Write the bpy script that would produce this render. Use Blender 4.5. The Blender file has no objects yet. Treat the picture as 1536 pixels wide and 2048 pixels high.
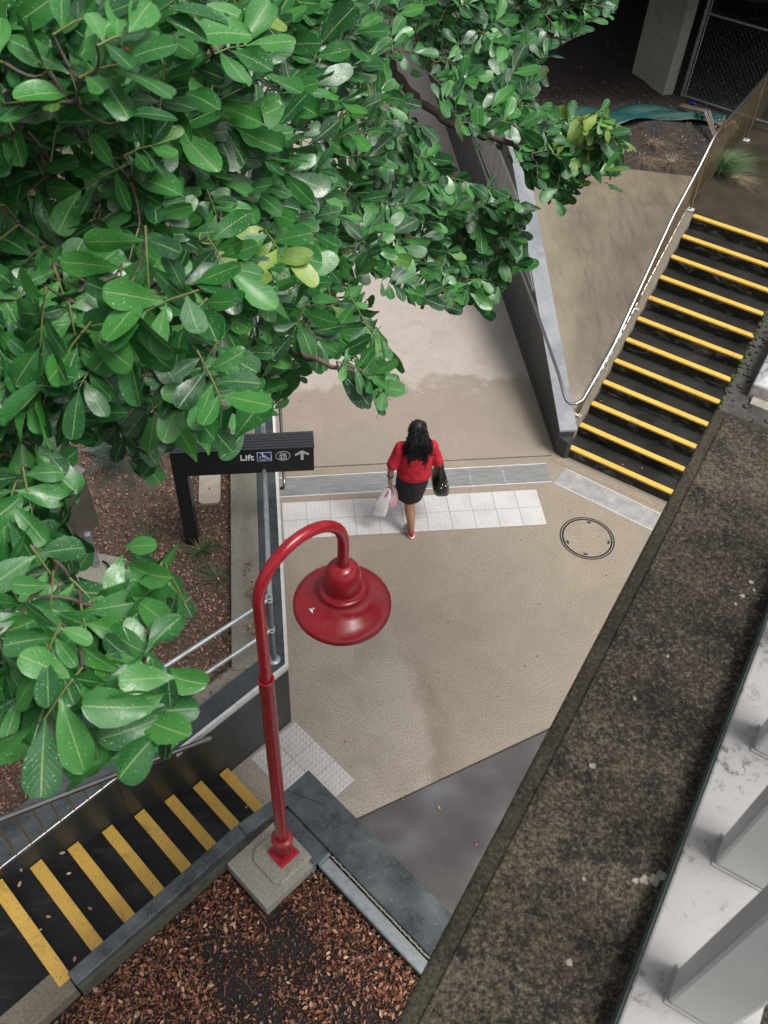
import bpy, bmesh, math, random
import numpy as np
from mathutils import Vector, Matrix
random.seed(11); rng = np.random.default_rng(11)
R_ = math.radians
SC = bpy.context.scene
COL = SC.collection

# ------------------------------------------------------------------ camera, sky, sun, exposure
CAM = np.array([-3.26203, -7.03023, 8.51099])
CR = np.array([[0.99255287, -0.11269863, 0.04623658], [0.05445886, 0.75004913, 0.65913620], [0.10896346, 0.65170954, -0.75060086]])
FPX = 1798.38
cd = bpy.data.cameras.new('camera'); cam = bpy.data.objects.new('camera', cd); COL.objects.link(cam)
cd.sensor_fit = 'VERTICAL'; cd.sensor_height = 36.0; cd.sensor_width = 27.0; cd.lens = FPX / 2048 * 36.0
cd.clip_start = 0.05; cd.clip_end = 400
cam.matrix_world = Matrix(((CR[0][0], CR[1][0], -CR[2][0], CAM[0]), (CR[0][1], CR[1][1], -CR[2][1], CAM[1]), (CR[0][2], CR[1][2], -CR[2][2], CAM[2]), (0, 0, 0, 1)))
SC.camera = cam
cd.dof.use_dof = True; cd.dof.focus_distance = 6.0; cd.dof.aperture_fstop = 11.0

SUN_EL, SUN_AZ = 60.0, 128.0        # soft light through cloud from behind the camera
w = bpy.data.worlds.new('World'); SC.world = w; w.use_nodes = True
wn = w.node_tree; bg = wn.nodes['Background']
sky = wn.nodes.new('ShaderNodeTexSky'); sky.sky_type = 'NISHITA'; sky.sun_disc = False
sky.sun_elevation = R_(SUN_EL); sky.sun_rotation = R_(SUN_AZ); sky.air_density = 1.0; sky.dust_density = 6.0; sky.ozone_density = 1.0
hs = wn.nodes.new('ShaderNodeHueSaturation'); hs.inputs['Saturation'].default_value = 0.22
wn.links.new(sky.outputs[0], hs.inputs['Color']); wn.links.new(hs.outputs[0], bg.inputs['Color'])
bg.inputs['Strength'].default_value = 0.075
sl = bpy.data.lights.new('sun', 'SUN'); so = bpy.data.objects.new('sun', sl); COL.objects.link(so)
sl.energy = 1.5; sl.angle = R_(22); sl.color = (1.0, 0.97, 0.93)
sd = Vector((math.sin(R_(SUN_AZ)) * math.cos(R_(SUN_EL)), math.cos(R_(SUN_AZ)) * math.cos(R_(SUN_EL)), math.sin(R_(SUN_EL))))
so.rotation_euler = sd.to_track_quat('Z', 'Y').to_euler()
SC.view_settings.view_transform = 'Standard'; SC.view_settings.look = 'None'
SC.view_settings.exposure = 1.0; SC.view_settings.gamma = 1.0
SC.render.engine = 'CYCLES'
SC.cycles.use_denoising = True; SC.cycles.max_bounces = 6; SC.cycles.transparent_max_bounces = 6

# ------------------------------------------------------------------ small helpers
def ray(x, y): return CR.T @ np.array([(x - 768) / FPX, -(y - 1024) / FPX, 1.0])
def proj(P):
    q = (np.asarray(P) - CAM) @ CR.T
    return np.stack([768 + FPX * q[..., 0] / q[..., 2], 1024 - FPX * q[..., 1] / q[..., 2]], -1), q[..., 2]

class MB:
    def __init__(s): s.v = []; s.f = []; s.sm = []
    def add(s, vs, fs, smooth=False):
        b = len(s.v); s.v += [tuple(map(float, p)) for p in vs]
        s.f += [tuple(i + b for i in f) for f in fs]; s.sm += [smooth] * len(fs); return s
    def prism(s, poly, z0, z1):
        n = len(poly); za = z0 if hasattr(z0, '__len__') else [z0] * n; zb = z1 if hasattr(z1, '__len__') else [z1] * n
        a = sum(poly[i][0] * poly[(i + 1) % n][1] - poly[(i + 1) % n][0] * poly[i][1] for i in range(n))
        if a < 0: poly = poly[::-1]; za = list(za)[::-1]; zb = list(zb)[::-1]
        vs = [(p[0], p[1], z) for p, z in zip(poly, za)] + [(p[0], p[1], z) for p, z in zip(poly, zb)]
        fs = [tuple(range(n))[::-1], tuple(range(n, 2 * n))] + [(i, (i + 1) % n, n + (i + 1) % n, n + i) for i in range(n)]
        return s.add(vs, fs)
    def box(s, c, d, M=None):
        x, y, z = [k / 2 for k in d]
        vs = [Vector((a * x, b * y, e * z)) for e in (-1, 1) for a, b in ((-1, -1), (1, -1), (1, 1), (-1, 1))]
        vs = [(M @ v if M is not None else v) + Vector(c) for v in vs]
        return s.add(vs, [(3, 2, 1, 0), (4, 5, 6, 7), (0, 1, 5, 4), (1, 2, 6, 5), (2, 3, 7, 6), (3, 0, 4, 7)])
    def tube(s, path, r, seg=10, cap=True, smooth=True):
        P = [Vector(p) for p in path]; n = len(P); rr = r if hasattr(r, '__len__') else [r] * n
        T = [(P[min(i + 1, n - 1)] - P[max(i - 1, 0)]).normalized() for i in range(n)]
        u = T[0].orthogonal().normalized(); vs = []
        for i in range(n):
            u = (u - T[i] * u.dot(T[i]))
            u = u.normalized() if u.length > 1e-6 else T[i].orthogonal().normalized()
            v = T[i].cross(u)
            for k in range(seg):
                a = 2 * math.pi * k / seg; vs.append(P[i] + (u * math.cos(a) + v * math.sin(a)) * rr[i])
        fs = [(i * seg + k, i * seg + (k + 1) % seg, (i + 1) * seg + (k + 1) % seg, (i + 1) * seg + k) for i in range(n - 1) for k in range(seg)]
        s.add(vs, fs, smooth)
        if cap:
            s.add(vs[:seg], [tuple(range(seg))[::-1]]); s.add(vs[-seg:], [tuple(range(seg))])
        return s
    def lathe(s, prof, c, seg=32, smooth=True, M=None):
        vs = []
        for r, z in prof:
            for k in range(seg):
                a = 2 * math.pi * k / seg; p = Vector((r * math.cos(a), r * math.sin(a), z))
                vs.append((M @ p if M is not None else p) + Vector(c))
        n = len(prof)
        return s.add(vs, [(i * seg + k, i * seg + (k + 1) % seg, (i + 1) * seg + (k + 1) % seg, (i + 1) * seg + k) for i in range(n - 1) for k in range(seg)], smooth)
    def loft(s, rings, cap=True, smooth=True):
        n = len(rings[0]); vs = [p for r in rings for p in r]
        s.add(vs, [(i * n + k, i * n + (k + 1) % n, (i + 1) * n + (k + 1) % n, (i + 1) * n + k) for i in range(len(rings) - 1) for k in range(n)], smooth)
        if cap: s.add(rings[0], [tuple(range(n))[::-1]], smooth); s.add(rings[-1], [tuple(range(n))], smooth)
        return s
    def ball(s, c, r, seg=12, rings=8):
        r = r if hasattr(r, '__len__') else (r, r, r)
        vs = [(c[0] + r[0] * math.sin(math.pi * i / rings) * math.cos(2 * math.pi * k / seg), c[1] + r[1] * math.sin(math.pi * i / rings) * math.sin(2 * math.pi * k / seg), c[2] - r[2] * math.cos(math.pi * i / rings)) for i in range(rings + 1) for k in range(seg)]
        return s.add(vs, [(i * seg + k, i * seg + (k + 1) % seg, (i + 1) * seg + (k + 1) % seg, (i + 1) * seg + k) for i in range(rings) for k in range(seg)], True)
    def mesh(s, name, m):
        me = bpy.data.meshes.new(name); me.from_pydata(s.v, [], s.f)
        me.polygons.foreach_set('use_smooth', s.sm); me.materials.append(m); me.validate(); me.update(); return me
    def build(s, name, m, parent=None, bevel=0, **kw):
        o = bpy.data.objects.new(name, s.mesh(name, m)); COL.objects.link(o)
        adopt(o, parent)
        if bevel:
            b = o.modifiers.new('bevel', 'BEVEL'); b.width = bevel; b.segments = 2; b.limit_method = 'ANGLE'; b.angle_limit = R_(40)
        return tag(o, **kw)

def adopt(o, parent):
    if parent is not None:
        o.parent = parent
        o.matrix_parent_inverse = Matrix.Translation(-parent.location) if parent.parent is None else Matrix.Identity(4)
def tag(o, label=None, cat=None, group=None, kind=None):
    if label: o['label'] = label
    if cat: o['category'] = cat
    if group: o['group'] = group
    if kind: o['kind'] = kind
    return o
def thing(name, loc, label, cat, group=None):
    o = bpy.data.objects.new(name, None); COL.objects.link(o); o.location = loc; o.empty_display_size = .1
    return tag(o, label, cat, group)
def place(name, me, loc, parent=None, rot=None, scale=None, **kw):
    o = bpy.data.objects.new(name, me); COL.objects.link(o)
    o.location = loc
    if rot is not None: o.rotation_euler = rot
    if scale is not None: o.scale = scale
    adopt(o, parent); return tag(o, **kw)

# ------------------------------------------------------------------ materials
class Mat:
    def __init__(s, name, rough=.6, metal=0, spec=.5, coat=0):
        s.m = bpy.data.materials.new(name); s.m.use_nodes = True; s.nt = s.m.node_tree; s.b = s.nt.nodes['Principled BSDF']
        s.b.inputs['Roughness'].default_value = rough; s.b.inputs['Metallic'].default_value = metal
        s.b.inputs['Specular IOR Level'].default_value = spec; s.b.inputs['Coat Weight'].default_value = coat
        s.tc = s.nt.nodes.new('ShaderNodeTexCoord').outputs['Object']
    def L(s, a, b): s.nt.links.new(a, b)
    def N(s, t): return s.nt.nodes.new(t)
    def mapping(s, scale=(1, 1, 1), rot=(0, 0, 0)):
        n = s.N('ShaderNodeMapping'); n.inputs['Scale'].default_value = scale; n.inputs['Rotation'].default_value = rot; s.L(s.tc, n.inputs[0]); return n.outputs[0]
    def noise(s, scale, detail=5, rough=.6, vec=None, dist=0):
        n = s.N('ShaderNodeTexNoise'); n.inputs['Scale'].default_value = scale; n.inputs['Detail'].default_value = detail
        n.inputs['Roughness'].default_value = rough; n.inputs['Distortion'].default_value = dist
        s.L(vec or s.tc, n.inputs['Vector']); return n.outputs['Fac']
    def voro(s, scale, feat='F1', vec=None, out='Distance'):
        n = s.N('ShaderNodeTexVoronoi'); n.feature = feat; n.inputs['Scale'].default_value = scale; s.L(vec or s.tc, n.inputs['Vector']); return n.outputs[out]
    def ramp(s, fac, *stops):
        n = s.N('ShaderNodeValToRGB'); e = n.color_ramp.elements
        while len(e) < len(stops): e.new(.5)
        for el, (p, c) in zip(e, stops):
            el.position = p; el.color = (*c, 1) if hasattr(c, '__len__') else (c, c, c, 1)
        s.L(fac, n.inputs[0]); return n.outputs[0]
    def mix(s, fac, a, b, mode='MIX'):
        n = s.N('ShaderNodeMix'); n.data_type = 'RGBA'; n.blend_type = mode
        for sock, v in ((n.inputs['Factor'], fac), (n.inputs['A'], a), (n.inputs['B'], b)):
            if hasattr(v, 'is_linked') or isinstance(v, bpy.types.NodeSocket): s.L(v, sock)
            elif hasattr(v, '__len__'): sock.default_value = (*v, 1)
            elif sock.type == 'RGBA': sock.default_value = (v, v, v, 1)
            else: sock.default_value = v
        return n.outputs['Result']
    def math(s, op, a, b=0.0, c=None):
        n = s.N('ShaderNodeMath'); n.operation = op
        for i, v in enumerate((a, b, c)):
            if v is None: continue
            if isinstance(v, bpy.types.NodeSocket): s.L(v, n.inputs[i])
            else: n.inputs[i].default_value = v
        return n.outputs[0]
    def sep(s, vec=None):
        n = s.N('ShaderNodeSeparateXYZ'); s.L(vec or s.tc, n.inputs[0]); return n.outputs
    def attr(s, name):
        n = s.N('ShaderNodeAttribute'); n.attribute_name = name; return n.outputs['Color']
    def color(s, c):
        if isinstance(c, bpy.types.NodeSocket): s.L(c, s.b.inputs['Base Color'])
        else: s.b.inputs['Base Color'].default_value = (*c, 1)
        return s
    def rough(s, r):
        if isinstance(r, bpy.types.NodeSocket): s.L(r, s.b.inputs['Roughness'])
        else: s.b.inputs['Roughness'].default_value = r
        return s
    def bump(s, h, strength=.3, dist=.01):
        n = s.N('ShaderNodeBump'); n.inputs['Strength'].default_value = strength; n.inputs['Distance'].default_value = dist
        s.L(h, n.inputs['Height']); s.L(n.outputs[0], s.b.inputs['Normal']); return s

def simple(name, col, rough=.5, metal=0, var=.12, scale=12, bump=0, spec=.5, coat=0, bscale=None):
    m = Mat(name, rough, metal, spec, coat); n = m.noise(scale)
    lo = tuple(c * (1 - var) for c in col); hi = tuple(min(1, c * (1 + var)) for c in col)
    m.color(m.ramp(n, (.3, lo), (.7, hi)))
    if bump: m.bump(m.noise(bscale or scale * 8), bump, .004)
    return m.m

def m_aggregate(name, c1, c2, stain, wet_rough=.32, dry_rough=.75, spk=1.0, wetlo=.45, wethi=.65, extra=None):
    """exposed aggregate concrete: sandy body, dark and pale grains, damp and stained patches"""
    m = Mat(name)
    big = m.noise(.62, 7, .66, dist=.8); mid = m.noise(2.1, 7, .68, dist=.4); fine = m.noise(75, 4, .8); grain = m.voro(120)
    col = m.mix(m.ramp(big, (.35, 0), (.68, 1)), c1, c2)
    if extra: col = extra(m, col)
    col = m.mix(m.ramp(mid, (.44, 0), (.74, .55)), col, stain); pale = m.noise(.8, 8, .72, dist=.3); col = m.mix(m.ramp(pale, (.50, 0), (.66, .3)), col, tuple(min(1, k * 1.25) for k in c1))
    col = m.mix(m.ramp(fine, (.40, .9 * spk), (.50, 0)), col, tuple(k * .36 for k in c1))
    col = m.mix(m.ramp(fine, (.56, 0), (.66, .6 * spk)), col, tuple(min(1, k * 1.45) for k in c1))
    vo = m.N('ShaderNodeTexVoronoi'); vo.inputs['Scale'].default_value = 5.5; m.L(m.tc, vo.inputs['Vector']); vs_ = m.N('ShaderNodeSeparateColor'); m.L(vo.outputs['Color'], vs_.inputs[0]); spot = m.math('MULTIPLY', m.ramp(vo.outputs['Distance'], (.055, .8), (.085, 0)), m.ramp(vs_.outputs[0], (.80, 0), (.82, 1))); col = m.mix(spot, col, tuple(k * .28 for k in c1))
    m.color(col)
    m.rough(m.ramp(m.mix(.5, big, mid), (wetlo, wet_rough), (wethi, dry_rough)))
    m.bump(m.mix(.6, fine, grain), .35, .004)
    return m.m

M = {}
def plaza_extra(m, col):
    xyz = m.sep(); nz = m.noise(.9, 7, .62)
    tx_ = m.math('MULTIPLY', m.math('ADD', m.math('ADD', xyz[0], m.math('MULTIPLY', xyz[1], .12)), m.math('MULTIPLY', nz, 1.3)), -.2)     # dried ground left of an old water line
    ty_ = m.math('MULTIPLY', m.math('ADD', xyz[1], m.math('MULTIPLY', m.noise(1.1, 6, .6), 1.6)), -.2)
    dry = m.math('MULTIPLY', m.ramp(tx_, (.30, 0), (.345, 1)), m.ramp(ty_, (.05, 0), (.22, 1)))
    rim = m.math('MULTIPLY', m.ramp(tx_, (.275, 0), (.305, 1), (.345, 0)), m.ramp(ty_, (.12, 0), (.3, 1)))
    col = m.mix(m.math('MULTIPLY', dry, .75), col, (.43, .375, .32)); return m.mix(m.math('MULTIPLY', rim, .5), col, (.19, .145, .10))
M['plaza'] = m_aggregate('plaza_aggregate', (.32, .27, .213), (.25, .208, .158), (.205, .17, .13), extra=plaza_extra)
def path_extra(m, col):
    xyz = m.sep(); wob = m.noise(1.6, 5, .6)
    t = m.math('ADD', xyz[1], m.math('MULTIPLY', wob, 2.2))
    return m.mix(m.ramp(m.math('MULTIPLY', t, .1), (.375, 0), (.40, 1)), col, (.42, .375, .335))
M['path'] = m_aggregate('footpath_concrete', (.30, .25, .20), (.245, .205, .165), (.28, .24, .21), .38, .7, .7, extra=path_extra)
def darkslab():
    m = Mat('dark_wet_concrete'); a = m.noise(1.7, 4, .5); f = m.noise(90, 4, .8)
    col = m.ramp(a, (.30, (.066, .060, .059)), (.55, (.098, .091, .09)), (.9, (.20, .20, .21)))
    col = m.mix(m.ramp(f, (.35, .4), (.6, 0)), col, (.04, .035, .033)); m.color(col); m.rough(m.ramp(a, (.4, .22), (.7, .5))); m.bump(f, .2, .003); return m.m
M['dark_slab'] = darkslab()
M['joint'] = simple('joint_dirt', (.03, .028, .022), .9)
def tilemat():
    m = Mat('tactile_tile', .45); a = m.noise(2.2, 5, .65); f = m.noise(60, 4)
    col = m.mix(m.ramp(a, (.5, 0), (.75, .55)), (.50, .48, .475), (.33, .31, .28)); col = m.mix(m.ramp(f, (.3, .5), (.46, 0)), col, (.40, .37, .33)); m.color(col); m.bump(f, .1, .002); return m.m
M['tile'] = tilemat()
def gratem():
    m = Mat('grate_aluminium', .38, .75); a = m.noise(4, 4, .6, m.mapping((1, 12, 1))); m.color(m.ramp(a, (.3, (.33, .36, .37)), (.7, (.6, .62, .63)))); return m.m
M['grate'] = gratem()
M['grate2'] = simple('grate_pale_aluminium', (.62, .61, .61), .35, .55, .2, 9)
def coping(name, c1, c2, wear):
    m = Mat(name, .35); a = m.noise(2.5, 6, .65); f = m.noise(45, 5, .7); col = m.ramp(a, (.35, c1), (.68, c2))
    col = m.mix(m.ramp(f, (.60, 0), (.70, wear)), col, (.33, .34, .33)); m.color(col); m.rough(m.ramp(a, (.35, .18), (.7, .55))); m.bump(f, .35, .004); return m.m
M['coping'] = coping('blue_grey_coping', (.026, .034, .037), (.055, .067, .071), .25)
M['coping_pale'] = coping('pale_blue_grey_coping', (.17, .185, .20), (.26, .27, .285), .5)
M['block'] = coping('wet_block_coping', (.028, .038, .041), (.125, .145, .15), .7)
def darkwall(name, c1, c2):
    m = Mat(name, .42); a = m.noise(1.3, 5, .6); s = m.noise(3.5, 5, .6, m.mapping((1.5, 1.5, .25))); col = m.mix(m.ramp(s, (.45, 0), (.75, .6)), m.ramp(a, (.3, c1), (.7, c2)), tuple(k * 1.7 for k in c2)); m.color(col); m.rough(m.ramp(a, (.3, .3), (.7, .6))); m.bump(m.noise(80), .12, .002); return m.m
M['wall_dark'] = darkwall('dark_painted_render', (.018, .021, .020), (.034, .037, .035))
M['wall_grey'] = darkwall('grey_painted_render', (.085, .088, .086), (.12, .122, .118))
M['wall_light'] = darkwall('light_grey_render', (.23, .225, .21), (.29, .285, .27))
M['trim'] = simple('pale_metal_trim', (.62, .62, .60), .4, .15, .12, 10)
M['trim_grey'] = simple('grey_edge_trim', (.33, .32, .30), .5, .0, .15, 10)
def mossy(name, c1, c2, c3):
    m = Mat(name, .8); a = m.noise(3, 6, .7); f = m.noise(70, 5, .75); col = m.ramp(a, (.3, c1), (.55, c2), (.75, c3)); col = m.mix(m.ramp(f, (.38, .6), (.55, 0)), col, tuple(k * .35 for k in c1)); m.color(col); m.bump(f, .45, .006); return m.m
M['beam'] = mossy('weathered_concrete_edge', (.17, .155, .125), (.235, .215, .175), (.12, .115, .08))
M['pad'] = mossy('grey_concrete_pad', (.30, .28, .23), (.36, .335, .28), (.13, .125, .09))
M['kerbside'] = mossy('mossy_kerb_face', (.07, .07, .05), (.11, .11, .085), (.05, .06, .035))
M['stringer'] = mossy('stair_edge_concrete', (.16, .14, .10), (.22, .19, .145), (.10, .085, .06))
def step(name, dark, patch, amt, sc=7):
    m = Mat(name, .5, 0, .28); a = m.noise(sc, 7, .72, m.mapping((.35, 1.5, 2.6), (0, 0, R_(39))), .6); b = m.noise(1.8, 4, .6); f = m.noise(110, 4, .7)
    col = m.mix(m.ramp(a, (.52, 0), (.66, amt)), m.ramp(b, (.3, dark), (.7, tuple(k * 1.8 for k in dark))), patch)
    col = m.mix(m.ramp(f, (.36, .5), (.5, 0)), col, tuple(k * .4 for k in dark)); m.color(col); m.rough(m.ramp(b, (.35, .28), (.7, .6))); m.bump(f, .3, .003); return m.m
M['step_black'] = step('wet_black_step', (.0065, .007, .007), (.045, .046, .044), .6, 4)
M['step_right'] = step('stained_dark_step', (.016, .0155, .014), (.045, .042, .037), .5, 3.0)
M['riser_right'] = step('mouldy_riser', (.013, .013, .010), (.23, .215, .175), .8, 3.4)
M['landing'] = step('brown_landing', (.032, .027, .020), (.058, .047, .034), .6, 2)
def yellow():
    m = Mat('yellow_nosing', .5); a = m.noise(18, 6, .7); b = m.noise(2.5, 4); col = m.ramp(b, (.3, (.62, .375, .065)), (.7, (.72, .45, .09))); col = m.mix(m.ramp(a, (.58, 0), (.74, .55)), col, (.33, .21, .06)); g = m.noise(70, 4, .8); col = m.mix(m.ramp(g, (.36, .6), (.46, 0)), col, (.28, .17, .04)); w_ = m.noise(6, 7, .75); col = m.mix(m.ramp(w_, (.56, 0), (.70, .65)), col, (.20, .14, .06)); m.color(col); m.bump(m.noise(160, 4), .5, .003); return m.m
M['yellow'] = yellow()
M['screw'] = simple('screw_steel', (.3, .3, .3), .4, .9)
M['steel'] = simple('satin_stainless', (.36, .36, .355), .3, 1.0, .12, 6)
M['steel_brown'] = simple('dull_steel_baluster', (.30, .245, .15), .4, .75, .2, 6)
M['galv'] = simple('galvanised_steel', (.36, .395, .40), .42, .55, .2, 14)
M['galv_dark'] = simple('dull_galvanised_pipe', (.19, .225, .225), .45, .55, .2, 14)
def redpaint():
    m = Mat('red_enamel', .3, 0, .5, .35); m.b.inputs['Coat Roughness'].default_value = .22
    a = m.noise(5, 5, .6); f = m.noise(90, 4, .7); col = m.ramp(a, (.3, (.30, .006, .015)), (.7, (.37, .010, .021))); col = m.mix(m.ramp(f, (.70, 0), (.76, .5)), col, (.42, .20, .19)); d_ = m.noise(9, 7, .72); col = m.mix(m.ramp(d_, (.52, 0), (.74, .4)), col, (.36, .07, .07)); k_ = m.noise(40, 5, .8); col = m.mix(m.ramp(k_, (.33, .55), (.40, 0)), col, (.10, .006, .01)); m.color(col); m.rough(m.ramp(m.mix(.5, a, d_), (.35, .17), (.65, .48))); m.bump(m.noise(35), .06, .002); return m.m
M['red'] = redpaint()
M['red_bright'] = simple('bright_red_flange', (.42, .018, .04), .4, 0, .15, 20)
M['sign'] = simple('black_sign_powder_coat', (.011, .0125, .014), .38, 0, .2, 6)
M['sign_top'] = simple('dark_grey_ribbed_cap', (.035, .039, .043), .5, 0, .25, 30)
M['white'] = simple('sign_white', (.75, .76, .76), .5, 0, .04)
M['sign_grey'] = simple('sign_letter_grey', (.52, .54, .54), .5, 0, .05)
M['blue'] = simple('sign_blue', (.008, .03, .16), .4, 0, .1)
M['steel_box'] = simple('brushed_stainless_cabinet', (.36, .34, .31), .33, .85, .15, 3)
M['black'] = simple('black_rubber', (.012, .012, .012), .45)
M['valve'] = simple('beige_plastic_lid', (.36, .31, .25), .7, 0, .15, 8, .3)
M['soil'] = mossy('dark_soil', (.009, .007, .006), (.016, .012, .010), (.006, .005, .005))
M['garden'] = mossy('garden_soil', (.07, .05, .036), (.11, .08, .06), (.035, .026, .019))
M['mulch'] = mossy('dark_mulch_bed', (.026, .020, .016), (.042, .032, .026), (.018, .014, .012))
def vcol(name, rough=.6, spec=.4):
    m = Mat(name, rough, 0, spec); m.color(m.attr('Col')); return m.m
M['litter'] = vcol('dry_leaf_litter', .55)
def embank():
    m = Mat('embankment_concrete', .6); st = m.mapping((3.2, .8, 1), (0, 0, R_(-38))); a = m.noise(.9, 6, .62, dist=.3); s = m.noise(3.2, 6, .7, st); f = m.noise(80, 4, .8)
    xyz = m.sep()
    col = m.ramp(a, (.32, (.225, .185, .135)), (.68, (.165, .132, .093)))
    col = m.mix(m.ramp(s, (.44, 0), (.72, .7)), col, (.085, .066, .046)); col = m.mix(m.ramp(f, (.38, .5), (.5, 0)), col, (.07, .056, .04))
    edge = m.math('ADD', xyz[0], m.math('MULTIPLY', m.noise(1.2, 4), .9))
    col = m.mix(m.ramp(m.math('MULTIPLY', edge, .4), (.42, .5), (.62, 0)), col, (.33, .285, .21)); m.color(col); m.rough(m.ramp(a, (.35, .7), (.7, .42))); m.bump(f, .3, .004); return m.m
M['embank'] = embank()
def ledge(name='weathered_ledge_concrete', edge=0.0):
    m = Mat(name, .9, 0, .3); a = m.noise(4.5, 8, .70, dist=.3); b = m.noise(16, 7, .75); f = m.noise(150, 5, .85); g = m.noise(330, 3, .8); v = m.voro(24)
    col = m.ramp(a, (.30, (.018, .0145, .012)), (.46, (.058, .046, .034)), (.60, (.105, .088, .062)), (.8, (.05, .038, .029)))
    L_ = m.noise(1.9, 6, .6); col = m.mix(m.ramp(L_, (.40, .65), (.58, 0)), col, (.03, .023, .019)); col = m.mix(m.ramp(b, (.50, 0), (.62, .9)), col, (.012, .0105, .0095))
    col = m.mix(m.ramp(f, (.42, .95), (.49, 0)), col, (.010, .009, .008)); col = m.mix(m.ramp(f, (.53, 0), (.62, .85)), col, (.19, .16, .115))
    col = m.mix(m.ramp(g, (.40, .8), (.48, 0)), col, (.012, .010, .009))
    col = m.mix(m.ramp(v, (.05, .7), (.10, 0)), col, (.012, .012, .012)); col = m.mix(edge, col, m.ramp(m.noise(11, 6, .7), (.4, (.022, .016, .012)), (.6, (.035, .034, .018)))); m.color(col); m.bump(m.mix(.5, f, b), .7, .006); return m.m
M['ledge'] = ledge()
M['ledge_edge'] = ledge('mossy_ledge_edge', .5)
def whitepaint():
    m = Mat('mouldy_white_paint', .45); a = m.noise(11, 6, .7); b = m.noise(55, 6, .8); c = m.noise(3, 3)
    col = m.ramp(c, (.3, (.28, .272, .265)), (.7, (.36, .35, .342))); k = m.math('MULTIPLY', m.ramp(a, (.47, 0), (.60, 1)), m.ramp(b, (.53, 0), (.59, 1)))
    col = m.mix(k, col, (.10, .095, .085)); m.color(col); m.bump(m.noise(60), .08, .002); return m.m
M['white_paint'] = whitepaint()
M['white_post'] = simple('white_painted_baluster', (.60, .605, .59), .45, 0, .08, 5)
M['green_edge'] = simple('green_grey_paint_edge', (.10, .145, .13), .5)
M['mortar'] = mossy('broken_mortar', (.035, .033, .028), (.075, .07, .06), (.02, .022, .014))
M['moss'] = simple('dull_moss', (.05, .07, .015), .9, 0, .4, 40, .5)
M['cracked'] = None
def cracked():
    m = Mat('crazed_white_coping', .55); d = m.voro(26, 'DISTANCE_TO_EDGE'); n = m.noise(6, 4); col = m.mix(m.math('MULTIPLY', m.ramp(d, (.03, 1), (.10, 0)), m.ramp(n, (.4, 0), (.55, 1))), (.60, .59, .585), (.25, .26, .29)); e = m.noise(9, 5); col = m.mix(m.ramp(e, (.62, 0), (.72, .7)), col, (.34, .25, .17)); m.color(col); return m.m
M['cracked'] = cracked()
M['concrete'] = mossy('pale_column_concrete', (.24, .235, .20), (.31, .30, .26), (.19, .185, .16))
M['cloth'] = simple('dark_green_shade_cloth', (.006, .055, .05), .55, 0, .3, 5, .3)
M['can'] = simple('blue_can', (.01, .03, .28), .3, .5)
M['gravel'] = simple('orange_gravel', (.38, .17, .08), .8, 0, .4, 30)
M['bark'] = simple('tree_bark', (.095, .07, .055), .8, 0, .35, 25, .5)
M['twig'] = simple('green_brown_twig', (.13, .14, .045), .6, 0, .3, 20)
M['fruit'] = simple('red_orange_fruit', (.33, .045, .02), .4)
M['skin'] = simple('skin', (.30, .155, .095), .5, 0, .08, 8)
M['shirt'] = Mat('red_jersey', .9); _a = M['shirt'].noise(9, 4); M['shirt'].color(M['shirt'].ramp(_a, (.35, (.40, .008, .022)), (.65, (.55, .014, .035)))).bump(M['shirt'].noise(14, 4, .6, M['shirt'].mapping((1, 1, 2.2))), .5, .03); M['shirt'] = M['shirt'].m
M['skirt'] = simple('black_fabric', (.010, .010, .011), .8, 0, .3, 12)
M['hair'] = simple('black_hair', (.007, .006, .006), .55, 0, .3, 30)
M['leather'] = simple('black_leather', (.011, .011, .012), .3, 0, .2, 20, .1)
M['gold'] = simple('pale_metal_stud', (.75, .70, .6), .25, .9)
M['pink_bag'] = simple('pink_patterned_plastic', (.58, .36, .40), .4, 0, .35, 55)
M['white_bag'] = simple('translucent_white_plastic', (.66, .64, .64), .35, 0, .08, 20)
M['magenta'] = simple('magenta_handle', (.55, .03, .16), .45)
M['shoe'] = simple('red_canvas_shoe', (.52, .03, .05), .7, 0, .25, 90)
M['sole'] = simple('white_rubber_sole', (.72, .68, .62), .6)
M['grass_green'] = vcol('grass_blades', .5)

# ------------------------------------------------------------------ frames of reference of the place
c0 = np.array([-3.317, -2.456]); n1 = np.array([-.779, -.627]); e1 = np.array([.627, -.779])   # lower stair: along, across
c2 = np.array([.527, 1.174]); n2 = np.array([.628, .778]); e2 = np.array([.778, -.628])        # right stair: along, across
def F1(l, a): p = c0 + e1 * l + n1 * a; return (p[0], p[1])
def F2(l, a): p = c2 + e2 * l + n2 * a; return (p[0], p[1])
def F1z(l, a, z): return (*F1(l, a), z)
def F2z(l, a, z): return (*F2(l, a), z)
lc, la_ = np.array([-3.157, -6.77]), np.array([.604, .797]); ln = np.array([.797, -.604])          # bridge ledge: origin, along, inward
ZL = 7.2
def F3(l, a): p = lc + ln * l + la_ * a; return (p[0], p[1])

def bars(mb, axis_o, d, length, w, h, z, nrm, count, pitch, off):
    for i in range(count):
        o = axis_o + nrm * (off + i * pitch); p = [o - nrm * w / 2, o + d * length - nrm * w / 2, o + d * length + nrm * w / 2, o + nrm * w / 2]
        mb.prism([tuple(q) for q in p], z - h, z)

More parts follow.
